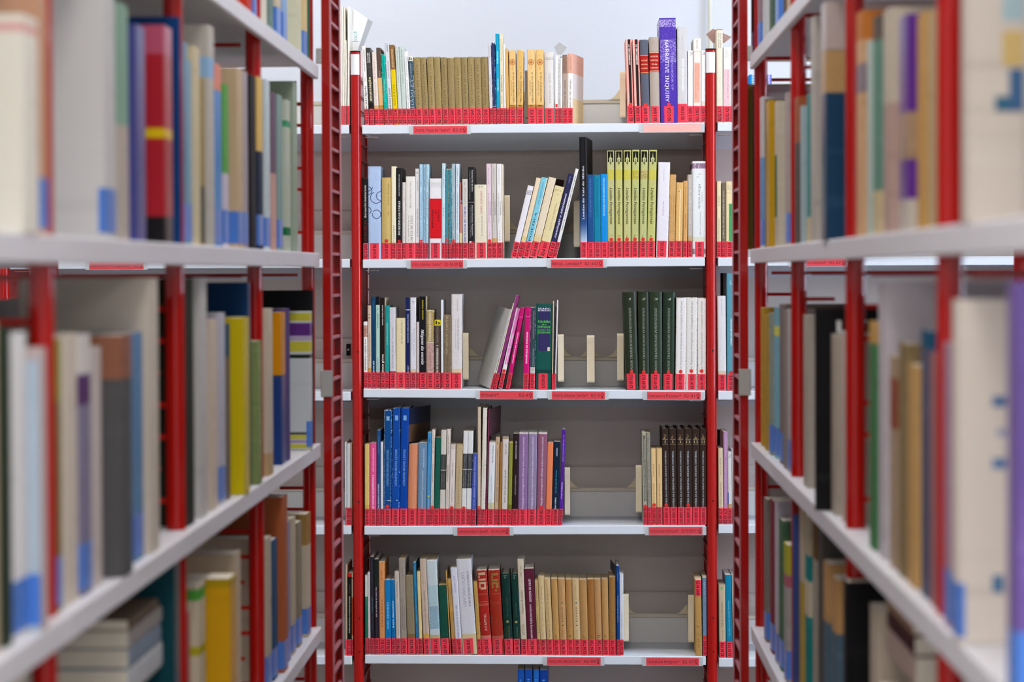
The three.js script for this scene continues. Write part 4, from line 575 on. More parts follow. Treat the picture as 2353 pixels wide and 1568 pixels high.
const A5 = [780, 1238, 4.75], B5 = [1020, 1238, 4.75], C5 = [1220, 1238, 4.75], D5 = [1430, 1238, 4.752];
row(4, 0, A5, 1279, 1105, [
  [66, 85, 66, 290, 'thin beige paperback at the ladder', '#b8a68c', '', []],
  [88, 130, 91, 378, 'black paperback with a red head', '#14120f', '82-1 SAR', [R(370, 420, '#b8241c'), M(500, 600, '#777', .3), T('RIMAS INFANTIS: A POESIA DO RECREIO', 630, 1035, '#d0cec8', 'b', .4)]],
  [132, 166, 131, 375, 'cream and rust paperback', '#b5a58e', '82-1 SOR', [R(430, 440, '#55483c'), R(645, 1060, '#a8501c', -.1, 1.1), T('O UNIVERSO DA POESIA', 680, 1040, '#5c2a10', 'r', .5)]]]);
row(4, 1, A5, 1265, 1092, [
  [280, 308, 278, 405, 'thin white and green paperback', '#1c6a50', '82-94 AFO', [R(400, 635, '#d3d6d2'), M(460, 630, '#5c8878', .4), M(640, 740, '#b8d0c4', .35)]],
  [310, 340, 303, 370, 'thin light grey paperback', '#c4c2c0', '82-94 ALC', []],
  [343, 384, 331, 200, 'tall charcoal paperback', '#25222c', '82-94 ALM', [M(250, 490, '#5c5868', .3), T('TERRA DE MÁGOA', 640, 810, '#6a94a8', 'b', .3, .5, 'd'), M(830, 1030, '#5c5868', .35)], { gloss: 1 }],
  [387, 436, 376, 228, 'dark paperback with a white title reading down', '#241a24', '82-94 AND', [R(220, 518, '#16211f'), T('Uma visita em Portugal em 1866', 530, 860, '#cfc8d0', 'b', .36, .45, 'd'), M(880, 1080, '#77707c', .25)], { gloss: 1 }],
  [438, 501, 428, 258, 'tall orange paperback', '#cf8c55', '82-94 BIC', [M(355, 450, '#6c3c20', .3), T('O Diário da Stôra: Lá', 665, 968, '#6c2a18', 's', .36)], {}],
  [503, 566, 493, 455, 'azure paperback with a white name and light edge', '#0d78b8', '82-94 BRA', [T('RAUL BRANDÃO', 690, 985, '#9fd0ea', 'R', .34, .5), M(1000, 1080, '#0a4068', .3)], { gloss: 1 }],
  [568, 616, 554, 455, 'darker azure paperback with a white name', '#0d6aa6', '82-94 BRA', [T('RAUL BRANDÃO', 680, 975, '#dcebf2', 'R', .4), M(990, 1080, '#0a3558', .4)], { gloss: 1 }],
  [618, 670, 597, 365, 'beige-grey paperback with blue and black print', '#c0b5aa', '82-94 CAS', [M(410, 430, '#444', .3), T('Fernanda de Castro', 475, 655, '#3c3834', 'R', .28, .5, 'd'), T('CARTAS PARA ALÉM DO TEMPO', 700, 1065, '#6c9ab4', 'r', .34, .5, 'd')], {}],
  [672, 741, 644, 222, 'tall grey-brown paperback', '#958b82', '82-94 CAT', [T('CRUZ VERDE', 325, 435, '#5c544c', 's', .26), T('DIÁRIO DE TEMPO DOIDO E FEIO', 650, 985, '#55504a', 's', .28, .36), T('RISÍVEIS DO CAPITÃO Z', 740, 1000, '#55504a', 's', .24, .68)], { old: 1 }],
  [747, 834, 718, 412, 'wide khaki volume', '#857960', '82-94 COR', [R(1040, 1095, '#7a5f3c')], { old: 1 }],
  [838, 871, 801, 262, 'narrow petrol blue paperback', '#20709a', '82-94 COS', [M(310, 520, '#8cc4d4', .3), M(600, 920, '#7ab8d0', .35), M(950, 1070, '#8a5ca0', .3)]],
  [873, 911, 844, 360, 'narrow butter-yellow paperback', '#d9c48a', '82-94 ESP', [], { old: 1 }],
  [913, 990, 866, 230, 'tall pinkish-beige paperback', '#c0ab9a', '82-94 FER', [M(255, 510, '#8a7a6c', .25, .4), T('NAUFRÁGIOS, VIAGENS, FANTASIAS & BATALHAS', 570, 1065, '#555048', 's', .3, .5, 'd'), R(1040, 1095, '#c49a50')], { old: 1 }],
  [995, 1107, 947, 236, 'wide pale blue volume with peeling patches', '#b8c6ca', '82-94 LIS', [R(512, 735, '#a4bec4', .05, .95), R(738, 985, '#84a4b4', .08, .96), ['F', 680, 960, '#d8dcd4', 80], ['F', 700, 800, '#3c6c88', 40], R(1050, 1095, '#b3a878')], { old: 1, wear: 1, lab: [1000, 1105], gloss: 1 }],
  [1110, 1200, 1077, 510, 'dark green cloth volume', '#12483a', '82-94 LIS', [], { old: 1 }],
  [1206, 1220, 1158, 357, 'thin tan booklet', '#b99558', '82-94 LUC', [], { old: 1 }],
  [1224, 1276, 1166, 446, 'ochre paperback with black capitals', '#bd9350', '82-97 LUC', [T('JULIETA MONTEZ DE ALMADA LUCAS', 525, 740, '#3c2e18', 's', .26), T('AUTOBIOGRAFIA, MORITZ MARTIUSSEN', 800, 1095, '#3c2e18', 's', .26)], { old: 1 }]]);
row(4, 1, B5, 1276, 1103, [
  [132, 205, 67, 322, 'white paperback with purple and navy print', '#cccdd8', '82-94 MCC', [T('JUDY MOPPER', 412, 595, '#8f80b4', 's', .34, .5, 'd'), T('VOUT ALTO DO QUE SE PULVERIZA', 730, 1098, '#2c3c60', 's', .34, .5, 'd')], {}],
  [208, 368, 132, 228, 'wide tall pale grey volume with condensed print', '#c8c8ce', '82-94 MEL', [T('CARTAS FAMILIARES', 365, 755, '#8c8a94', 's', .28, .38, 'd'), T('D.FRANCISCO MANUEL DE MELO', 360, 750, '#3c3a40', 's', .2, .72, 'd'), R(1050, 1400, '#c4b48c')], { lab: [220, 328] }],
  [370, 412, 320, 476, 'narrow sandy paperback', '#b8934f', '82-94 QUE', [M(560, 1060, '#84642c', .4)], { old: 1 }],
  [415, 527, 353, 350, 'red and gold ornamented volume with a white title', '#a0221a', '82-94 QUE', [R(372, 400, '#b89c7c', .15, .85), R(405, 432, '#b89c7c', .15, .3), R(440, 462, '#b89c7c', .15, .85), R(478, 500, '#b89c7c', .15, .85), R(500, 545, '#b89c7c', .15, .32), R(500, 545, '#b89c7c', .68, .85), R(535, 560, '#b89c7c', .3, .85), R(608, 612, '#c07a5c', .12, .9), R(692, 696, '#c07a5c', .12, .9), R(716, 722, '#c07a5c'), R(730, 734, '#c07a5c'), T('A CAPITAL', 825, 1015, '#d8b8a8', 'R', .3, .55), R(1065, 1110, '#b87064')], { gloss: 1, round: 1, wear: .8, wearCol: '#c49a84' }],
  [533, 660, 479, 346, 'red and dull gold ornamented volume', '#962718', '82-94 QUE', [R(378, 405, '#8c6a34', .25, .85), R(412, 440, '#8c6a34', .25, .42), R(445, 468, '#8c6a34', .25, .85), R(478, 500, '#8c6a34', .25, .85), R(500, 545, '#8c6a34', .25, .42), R(500, 545, '#8c6a34', .6, .85), R(560, 580, '#8c6a34', .5, .7), R(605, 609, '#a85a3c', .15, .92), R(695, 699, '#a85a3c', .15, .92), R(715, 719, '#a85a3c'), T('NOTAS', 855, 980, '#7c3c20', 'r', .26, .3), T('CONTEMPORÂNEAS', 735, 1080, '#7c3c20', 'r', .26, .62), R(1070, 1110, '#a85044')], { gloss: 1, round: 1, wear: .8, wearCol: '#b08068', lab: [538, 640] }],
  [665, 759, 623, 386, 'dark bottle-green volume with gold print', '#0c2f2a', '82-94 QUE', [M(405, 440, '#9aa48c', .5), M(640, 860, '#8c8450', .14, .55), ['O', 895, 925, '#a89c50'], T('OBRAS DE', 970, 1095, '#6a6430', 's', .16, .3), T('EÇA DE QUEIROZ', 955, 1100, '#8c8448', 'r', .24, .62)], { hard: 1, round: 1, gloss: 1 }],
  [765, 836, 736, 388, 'dark bottle-green narrower volume with gold print', '#0c332d', '82-94 QUE', [M(405, 440, '#9aa48c', .5), M(700, 865, '#8c8450', .16, .55), ['O', 900, 930, '#a89c50'], T('EÇA DE QUEIROZ', 970, 1105, '#8c8448', 'r', .3, .6), R(380, 1300, '#1c5c70', .93, 1.1)], { hard: 1, gloss: 1 }],
  [838, 912, 791, 232, 'tall cream paperback with large condensed title', '#c5baa4', '82-94 RIB', [T('1908 - 1914', 300, 420, '#55503f', 'r', .36), T('Páginas do exílio', 565, 825, '#4c4838', 'r', .46), T('AQUILINO', 940, 1062, '#55503f', 'r', .5)], {}],
  [914, 1022, 874, 330, 'wide burgundy paperback', '#561a30', '82-94 SAC', [T('LIVRO DE AMIZADE', 440, 695, '#dccbd2', 'b', .3, .5, 'd'), T('Lembrando Mário Sacramento', 715, 1098, '#d0bcc4', 'b', .3, .5, 'd')], { gloss: 1, lab: [916, 1020] }],
  [1024, 1058, 990, 456, 'narrow khaki-yellow paperback', '#bda36a', '82-94 SER', [T('MÁRIO SACRAMENTO', 520, 740, '#4c4028', 's', .4), T('AS OBRAS DE ANTÓNIO', 830, 1040, '#4c4028', 's', .4)], { old: 1 }]]);
const torB = [[108, 173], [175, 248], [250, 318], [320, 397], [399, 470], [472, 548], [550, 631], [633, 708], [710, 784], [786, 855], [857, 929]], torT = [76, 136, 218, 291, 376, 448, 526, 613, 686, 769, 851], torY = [420, 440, 442, 444, 448, 450, 452, 446, 446, 444, 422];
const torC = ['#c9b286', '#c4a877', '#b58b52', '#b98f5e', '#ad8049', '#c9ad80', '#ad8452', '#986631', '#b58a5c', '#b58b54', '#966e3a'];
row(4, 1, C5, 1282, 1110, [
  ...torB.map(([a, b], i) => [a, b, torT[i], torY[i], ['pale cream', 'cream', 'tan', 'light tan', 'ochre', 'buff', 'brownish tan', 'dark ochre', 'pinkish tan', 'sandy', 'dull brown'][i] + ' plain-spined diary volume', torC[i], '82-94 TOR', i === 3 || i === 5 || i < 2 ? [M(520, 670, '#6c5a3c', .18), R(700, 712, i < 2 ? '#a08c64' : '#2c4850', .42, .6), T('D I Á R I O', 750, 920, i < 2 ? '#9a8458' : '#5c4c30', 'b', .22), R(948, 960, i < 2 ? '#a08c64' : '#2c4850', .42, .6), M(1000, 1090, '#6c5a3c', .18)] : [M(1060, 1090, '#7a5c30', .6)], { old: 1, round: 1 }]),
  [935, 968, 930, 298, 'tall narrow royal blue paperback', '#0a3c80', '82-94 WEM', [M(370, 470, '#c8d4e6', .35), T('Enchamos Tudo de Futuros', 625, 918, '#b4c4dc', 's', .5, .5, 'd')], { gloss: 1, flaps: [[-1, 0, .11, .012, '#26282c']] }],
  [970, 1013, 966, 388, 'white-grey paperback at the bookend', '#ccd2da', '82-94 VAL', [T('TERSO SENDES PINTO', 820, 1105, '#77808c', 'r', .42)]]]);
row(4, 1, D5, 1281, 1112, [
  [803, 872, 791, 426, 'tan paperback with its red sticker at the head', '#b18b50', '82-94 GAM', [M(960, 975, '#6c5430', .6), M(1040, 1050, '#6c5430', .3), M(1100, 1125, '#6c5430', .5), M(1150, 1190, '#6c5430', .5), R(430, 455, '#d0c4a8')], { old: 1, labZ: [455, 630], labDown: 1 }],
  [878, 936, 873, 412, 'mottled slate blue paperback with a red dot', '#6888a8', '82-94 PES', [R(405, 432, '#c0bca8'), ['F', 440, 1050, '#94acc4', 300], M(480, 620, '#c8d8e4', .3), R(1055, 1112, '#8c8064')], { dot: 1081, old: 1 }]]);
row(4, 2, D5, 1302, 1130, [
  [1059, 1131, 1051, 505, 'cream-grey paperback with a serif name', '#c0b094', '82.09 FER', [R(530, 565, '#5cc06c', .3, .6), T('Temas Ferreira', 1000, 1115, '#6c5c40', 'i', .24), T('VERGÍLIO FERREIRA', 695, 975, '#6c5c40', 'r', .38)]],
  [1136, 1208, 1116, 398, 'cyan paperback with white italics', '#0a80a6', '82.09 FER', [T('Um olhar e o seu António Ferreira', 680, 1070, '#a8d8e6', 'i', .26)], { gloss: 1 }],
  [1211, 1256, 1194, 398, 'off-white paperback with black capitals', '#cbc8bc', '82.09 FIG', [M(440, 475, '#555', .5), T('MARIA JOÃO PAIS DO AMARAL', 510, 740, '#333', 'b', .3), T('ESTAR UM TEXTO LITERÁRIO', 860, 1145, '#444', 'b', .3)]]]);
row(5, 1, B5, 2700, 2530, [
  [806, 880, 804, 1434, 'blue book on the lowest visible shelf, beside a twin', '#0e4ca4', '82-93 LIT', [M(1540, 1600, '#5c9ae0', .5)], { old: 1, gloss: 1 }], [882, 966, 882, 1434, 'royal blue book on the lowest visible shelf', '#0c46a0', '82-93 LIT', [M(1530, 1600, '#5c9ae0', .5)], { gloss: 1 }],
  [976, 1036, 976, 1440, 'lighter blue book on the lowest visible shelf', '#1660b4', '82-93 LIT', [M(1540, 1600, '#70b8ec', .5)], { gloss: 1, old: 1 }], [1044, 1138, 1044, 1440, 'dark blue book on the lowest visible shelf', '#0a3a8e', '82-93 LIT', [M(1540, 1600, '#5c9ae0', .5)], { gloss: 1 }]]);

// ---------------------------------------------------------------- books of the two side racks
const SHELF_WORD = ['highest shelf', 'upper shelf', 'middle shelf', 'lower shelf', 'lowest shelf'];
const BLUE = '#4a7cd0';
const depthAt = (px, x) => D - onX(px, 700, x).z;
function footY(x, y, z) { const v = V3(x, y, z).project(camera); return (1 - v.y) / 2 * H; }
// si: index into the rack's shelf heights (0 = highest); px0 < px1 as seen; ytop at the spine
function side(key, si, list) {
  const q = SIDE[key], s = q.s; let prev = null, far = 0;
  const seq = key === 'L' ? list : [...list].reverse();      // always from near to far
  for (const [px0, px1, ytop, look, col, ops = [], o = {}] of seq) {
    const x = s * (q.spine - (o.p ?? list.p ?? 0)), dn = depthAt(key === 'L' ? px0 : px1, x), df = depthAt(key === 'L' ? px1 : px0, x);
    const n = o.one ? 1 : Math.max(1, Math.round((df - dn) / 0.14)), base = q.tops[si];
    for (let i = 0; i < n; i++) {
      let d2 = df - (df - dn) * (n - 1 - i) / n - 0.001, d1 = d2 - Math.min((df - dn) / n - 0.0012, o.t ?? 0.075); if (d2 - d1 < 0.006) d1 = d2 - 0.006;
      for (const f of DEPTHS) if (d2 > f - 0.0135 && d1 < f + 0.0135) { if ((d1 + d2) / 2 < f) d2 = f - 0.0137; else d1 = f + 0.0137; if (d2 - d1 < 0.006) { if (d2 < f) d1 = d2 - 0.01; else d2 = d1 + 0.01; } }
      if (d1 < far + 0.0008) { d1 = far + 0.0008; if (d2 < d1 + 0.008) d2 = d1 + 0.008; for (const f of DEPTHS) if (d2 > f - 0.0135 && d1 < f + 0.0135) { d1 = f + 0.0137; d2 = Math.max(d2, d1 + 0.008); } } far = d2;
      const dm = (d1 + d2) / 2, pxm = (px0 + px1) / 2, z = D - dm, top = onX(pxm, ytop, x).y, top2 = EYE + (onX(pxm, ytop, x).y - EYE) * dm / (D - onX(pxm, ytop, x).z);
      let h = Math.min(0.328, Math.max(0.11, (o.one || n === 1 ? top2 : top2 * 0.5 + top * 0.5) - base)); if (n > 1 && i < n - 1) h *= 0.97 - 0.05 * rnd();
      const yb = footY(x, base, z), fy = (y) => (y - ytop) / (yb - ytop), conv = ops.map((a) => a[0] === 'T' ? [a[0], a[1], fy(a[2]), fy(a[3]), ...a.slice(4)] : [a[0], fy(a[1]), fy(a[2]), ...a.slice(3)]);
      const word = n === 1 ? look : look + [' last-in-run', ' mid-run', ' first-in-run', ' first-in-run', ' first-in-run'][n - 1 - i];
      makeBook({ gloss: o.g, old: o.old, w: d2 - d1 - 0.0006, h, d: o.d ?? (0.14 + rnd() * 0.05), wpx: 14, hpx: 160, K: 1, col, ops: conv, look: word, code: o.b ? '' : undefined, labCol: BLUE, labH: 0.048, labY: 0.006, wrap: o.b ? o.b * 0.02 : 0,
        pos: V3(x + s * (o.one ? 0 : rnd() * 0.004), base + 0.0006, z), turn: s < 0 ? Math.PI / 2 : -Math.PI / 2, group: `books on the ${SHELF_WORD[si]} of the ${q.word}`, side: key, si, lab: undefined, prev });
      const b = books[books.length - 1];
      for (const [a0, a1, y0, y1, c] of o.print ?? []) {   // flat print on the cover that faces along the aisle
        const bw = b.w / 2 + 0.0004, sg = s < 0 ? -1 : 1, g = new THREE.PlaneGeometry(a1 - a0, (y1 - y0) * h).rotateY(sg * Math.PI / 2).translate(sg * bw, (1 - (y0 + y1) / 2) * h, -(a0 + a1) / 2);
        mesh('cover_print', g, std({ color: c, roughness: 0.5, name: 'cover print' }), b.obj);
      }
      prev = word;
    }
  }
}
side('L', 0, [
  [560, 588, -120, 'russet red', '#b8301c'], [590, 606, -100, 'lilac', '#a9a6d2', [], { b: 1 }], [607, 621, -90, 'ivory', '#d8d4c4'], [622, 638, -80, 'grey-green', '#66807a'], [639, 654, -70, 'beige blue-stickered', '#cdbfa6', [], { b: 1 }], [655, 667, -60, 'pale sky blue', '#8fb0dc', [], { b: 1 }],
  [668, 698, -60, 'pale yellow', '#cfcfb2', [], { one: 1, p: .004 }], [699, 713, -50, 'tan blue-stickered', '#d9c08c', [R(110, 128, '#d07a3c')], { b: 1 }], [714, 721, -40, 'bottle green', '#136a50']]);
side('L', 1, [
  [-140, -60, -40, 'olive', '#8a8420', [], {}], [-58, 96, 42, 'wide cream-white', '#dedbd0', [R(60, 82, '#d8a8a4')], { one: 1, p: .012, d: .2, print: [[.035, .08, .86, .93, '#7c8288'], [.05, .12, .3, .36, '#c4c3bc'], [.05, .12, .46, .5, '#c4c3bc']] }], [97, 128, -10, 'tan-brown blue-stickered', '#c09478', [], { b: 1.4, one: 1 }],
  [150, 272, -60, 'wide pale grey', '#c4c4c4', [], { one: 1, p: .006, d: .2, b: .4 }], [276, 304, 12, 'sage green and beige', '#b4aaa0', [R(-10, 290, '#7fa18e')], {}], [305, 344, 62, 'indigo', '#45488a', [], { g: 1 }],
  [346, 402, 64, 'red yellow-banded', '#a8202c', [R(298, 322, '#d8b80c'), R(500, 560, '#1c1a1c'), R(64, 130, '#b4506a')], { one: 1, g: 1, p: .006 }],
  [416, 420, 40, 'deep blue', '#0a3c74', [], { one: 1, p: .004 }], [421, 437, 100, 'teal blue-stickered', '#0a82a4', [], { b: 1, g: 1 }], [438, 449, 140, 'grey-blue blue-stickered', '#8ca8ba', [], { b: 1 }], [450, 466, 110, 'straw', '#c9bd9c', [], {}],
  [467, 477, 180, 'dull olive', '#9a8650', [R(430, 560, '#4c4a3c')]], [478, 498, 62, 'tall grey file-like', '#b8b4ac', [R(135, 182, '#8ab0d4')], { p: .004, one: 1 }], [500, 518, 150, 'bright blue', '#0d80cc', [R(140, 210, '#d8704c')], { b: 1, g: 1 }],
  [519, 531, 195, 'leaf green and lilac', '#5aa04c', [R(400, 600, '#c4bccc')], { b: 1 }], [532, 563, 160, 'beige blue-stickered', '#c0a888', [], { b: 1, one: 1, p: .006 }], [564, 579, 165, 'greyish mauve', '#a39aa0', [], { b: 1, p: .01 }],
  [580, 598, 176, 'black', '#1e1c22', [], { p: .012 }], [600, 611, 180, 'golden yellow and navy', '#1c2c44', [R(100, 350, '#d6b468')], { b: 1, p: .012 }], [611, 630, 186, 'pale blue-white', '#bccbd0', [], { b: 1.2 }], [631, 642, 215, 'plum', '#6c5468', [R(400, 600, '#c49a90')], {}],
  [643, 656, 220, 'grey-teal', '#84a09c', [], { b: .6 }], [657, 672, 232, 'pale sage with green spots', '#b4bcac', [R(280, 294, '#3c9068'), R(524, 542, '#0c6a3c')], {}], [673, 691, 190, 'muted green-grey', '#94a490', [], {}]]);
side('L', 2, [
  [-60, 6, 740, 'sand', '#b8a68a', []], [8, 28, 756, 'blackish green', '#2c382c', [], {}], [30, 71, 766, 'bright white', '#dfe0e2', [], { b: 1.4, p: .003 }], [73, 94, 830, 'pale slate blue', '#a8b8c8', [], { b: 1, p: .012 }], [95, 111, 800, 'pink-grey', '#b8a8a8', [], { p: .012 }],
  [128, 148, 780, 'olive-brown', '#77683c', [R(760, 925, '#868224')], { b: 1 }], [150, 186, 768, 'oatmeal', '#cbc0b2', []], [187, 213, 770, 'white purple-marked', '#7c7890', [R(700, 860, '#cfcac6'), R(862, 930, '#523262')], { b: .6 }], [214, 240, 800, 'pinkish white', '#c0b6b2', []],
  [262, 305, 770, 'dark grey brown-topped', '#515152', [R(700, 870, '#8c5c48')], { one: 1, p: .012, d: .2 }], [306, 330, 765, 'steel blue', '#5c84ac', [], { b: 1 }], [331, 366, 640, 'tall cream', '#c6bdb0', [], { p: .004, one: 1 }],
  [424, 449, 640, 'green-black', '#1e281e', [], {}], [450, 479, 640, 'tall grey-white', '#bcbab8', [], {}], [480, 504, 735, 'pale peach', '#c8b8a8', []], [505, 523, 720, 'pale lavender', '#b2b2be', [], { b: .6 }], [524, 533, 745, 'deep teal', '#0c4460', [R(820, 1200, '#6c5c50')], {}],
  [545, 574, 730, 'bright yellow', '#c8b404', [], { one: 1, p: .012, g: 1 }], [570, 577, 650, 'tall dark blue', '#06325e', [], { one: 1, d: .2, g: 1 }], [580, 604, 784, 'moss green striped', '#7c8c58', [['F', 790, 1060, '#8c9c68', 100]], { p: .012 }], [605, 633, 710, 'cream', '#c4b8a6', [R(1040, 1100, '#b89c74')], { p: .01 }],
  [634, 657, 718, 'orange and navy', '#1a3a7c', [R(700, 862, '#d08a04')], { one: 1, g: 1 }], [658, 668, 710, 'deep violet', '#4c3c78', [], {}],
  [684, 718, 716, 'white with yellow and purple bands', '#c2c9cc', [R(720, 738, '#c2bc3c'), R(743, 772, '#5c2c7c'), R(773, 783, '#b0a4c0'), R(785, 808, '#c2bc3c'), R(815, 823, '#1c2018'), R(993, 998, '#333'), R(999, 1008, '#c2bc3c'), R(1011, 1017, '#a088b4'), R(1020, 1029, '#c2bc3c')], { one: 1, p: .012, b: .4, g: 1, t: .05 }], [719, 723, 668, 'tall charcoal-black', '#12161a', [], { one: 1, d: .2, g: 1 }]]);
side('L', 3, [
  [-60, 60, 1420, 'dusty white', '#c4bcb0', []], [110, 385, 1720, 'grey cloth', '#8c8880', []], [396, 411, 1290, 'dark teal', '#063c46', [], { one: 1, p: .004, d: .22, g: 1 }],
  [418, 438, 1410, 'crimson', '#8c0c40', [], { g: 1 }], [440, 474, 1340, 'cream green-marked', '#c4b8a0', [R(1350, 1375, '#4c9c3c'), R(1480, 1500, '#a8a01c')], {}], [490, 542, 1325, 'yellow-orange glossy', '#c8960a', [R(1325, 1345, '#a88c08')], { one: 1, p: .03, d: .2, g: 1 }],
  [526, 556, 1270, 'pale sand', '#bfae98', []], [608, 626, 1236, 'ecru', '#b8ac98', [], { b: .4 }], [627, 640, 1240, 'ocean blue', '#1c4c74', [], { b: .6 }], [642, 659, 1140, 'tall rust-orange', '#a85a34', [], { one: 1, p: .004, b: 1 }], [660, 668, 1200, 'lilac-grey', '#8c88a0', [], { b: 1 }],
  [669, 682, 1190, 'ivory blue-stickered', '#b8ac94', [], { b: 1.2 }], [683, 695, 1200, 'greyish brown', '#867c68', [], { b: 1.2 }], [696, 712, 1180, 'brown-headed cream', '#bcb09c', [R(1150, 1250, '#9a7844')], { b: 1.2 }]]);
side('R', 0, [
  [1724, 1731, -40, 'grey-brown blue-stickered', '#6c5c50', [], { b: 1 }], [1732, 1739, -40, 'milk white', '#c8c0bc', [], { b: 1 }], [1740, 1748, -50, 'mauve blue-stickered', '#947c88', [], { b: 1 }], [1750, 1764, -50, 'silver-white', '#c4c6c8'], [1765, 1778, -60, 'dark moss', '#4c6450'], [1779, 1794, -60, 'pale cornflower', '#9ab2de', [], { b: .5 }], [1796, 1802, -70, 'umber', '#54463c'], [1803, 1818, -80, 'sandstone', '#c0a484'], [1860, 1890, -120, 'ivory-white', '#c4bcb0']]);
side('R', 1, [
  [1722, 1725, 184, 'olive-yellow', '#a4a050', [], { one: 1, p: .008 }], [1727, 1733, 200, 'grey-lilac', '#b4aaac', []], [1734, 1755, 210, 'white and mid-blue', '#c2bec0', [R(355, 510, '#6c98c8')], { b: 1.2 }], [1756, 1759, 230, 'brown-edged', '#8c7858', []],
  [1760, 1775, 235, 'mustard', '#bc9010', [], { g: 1 }], [1777, 1796, 235, 'cream and forest green', '#beb4a0', [R(358, 500, '#145c34', -.1, .8)], {}], [1798, 1818, 215, 'mauve-beige', '#aa9c98', [], { b: 1 }], [1820, 1831, 225, 'charcoal-brown', '#544a44', [R(200, 330, '#9a5434')], { p: .006 }],
  [1833, 1848, 245, 'ice blue-grey', '#9cacb2', [], { p: .008 }], [1849, 1861, 215, 'sea green', '#348482', [R(500, 560, '#c4b48c')], {}], [1862, 1884, 20, 'tall greige', '#b0a8a0', [], { one: 1, p: .003 }],
  [1886, 1925, 10, 'navy and tan wide', '#123a58', [R(-10, 120, '#b4a49e'), R(120, 218, '#b08c5c')], { one: 1, p: .014, d: .2, g: 1 }],
  [1964, 1990, 30, 'peach orange-headed', '#cca078', [R(20, 96, '#c07434'), R(150, 216, '#8c7c84')], {}], [1991, 2003, 96, 'pale aqua', '#b0c2ba', [], {}], [2004, 2022, 40, 'deep sage', '#5c8878', [R(20, 96, '#5c5248'), R(440, 560, '#c4b088')], {}], [2024, 2060, 24, 'cream and dusty pink', '#b0948a', [R(10, 240, '#c0b4a2')], {}],
  [2064, 2098, 40, 'violet', '#5c2c88', [R(262, 370, '#a08468'), R(460, 540, '#b8b0a4')], { one: 1, g: 1 }], [2100, 2122, 34, 'caramel', '#c0924c', []], [2123, 2152, 30, 'khaki', '#b49c74', []],
  [2206, 2300, -60, 'wide bone-white picture', '#c8beb4', [], { one: 1, t: .045, p: .012, d: .2, print: [[.024, .036, .5, .56, '#1c5c78'], [.036, .1, .39, .56, '#2f5a84'], [.03, .1, .24, .38, '#c4a868'], [.03, .1, .03, .2, '#9cb4bc']] }], [2340, 2420, -80, 'putty', '#b8b0a8', []]]);
side('R', 2, [
  [1734, 1742, 758, 'apricot', '#d0b494', [], { b: 1.2 }], [1743, 1763, 708, 'ochre-yellow', '#b08a28', [], {}], [1765, 1771, 720, 'grey-green slim', '#8a9488', [], { b: .6 }], [1772, 1785, 708, 'soft turquoise', '#78aabc', [R(750, 772, '#d2cc5c')], { b: .8 }], [1787, 1797, 700, 'dark taupe', '#7c706c', [], { b: 1 }], [1798, 1806, 715, 'brown-grey', '#8c8078', []], [1807, 1823, 712, 'pale grey-mauve', '#b0a8aa', [], { b: 1.2 }],
  [1841, 1866, 725, 'stone grey', '#a89e92', [], {}], [1880, 1902, 710, 'wide black', '#0c0c0e', [], { one: 1, p: .02, d: .2, g: 1, print: [[.03, .036, .06, .12, '#d8d8d8'], [.044, .05, .06, .12, '#d8d8d8'], [.036, .044, .11, .12, '#d8d8d8'], [.054, .072, .06, .07, '#d8d8d8'], [.06, .066, .06, .12, '#d8d8d8']] }], [1906, 1926, 770, 'mushroom', '#aa9e90', []], [1927, 1950, 768, 'pinkish cream', '#c0b0a6', []],
  [1990, 2008, 740, 'grass green tan-topped', '#3f7648', [R(700, 790, '#c09450')], {}], [2010, 2034, 650, 'tall lilac-white', '#beb6bc', [], {}], [2036, 2056, 820, 'rust and beige', '#a48c74', [R(870, 985, '#8c4830')], {}], [2057, 2077, 790, 'brown', '#83704e', [], {}], [2079, 2104, 840, 'honey', '#bc945c', []], [2106, 2128, 760, 'slate', '#4c5068', [R(700, 800, '#0a4c6c')], {}],
  [2131, 2150, 815, 'dusty rose', '#9c686a', [], {}], [2158, 2182, 790, 'pinkish mauve', '#a07e92', [], { b: .8, p: .008 }], [2186, 2306, 690, 'wide cream blue-spotted', '#d2c8be', [], { one: 1, t: .045, p: .012, d: .2, b: .3, print: [[.03, .042, .28, .31, '#3c689c'], [.034, .042, .375, .395, '#8c98b4'], [.03, .042, .46, .49, '#4c74a4'], [.03, .04, .80, .85, '#3c6c94']] }], [2311, 2400, 650, 'purple blue-stickered', '#6a5498', [], { one: 1, b: 2, g: 1, t: .05, p: .014 }]]);
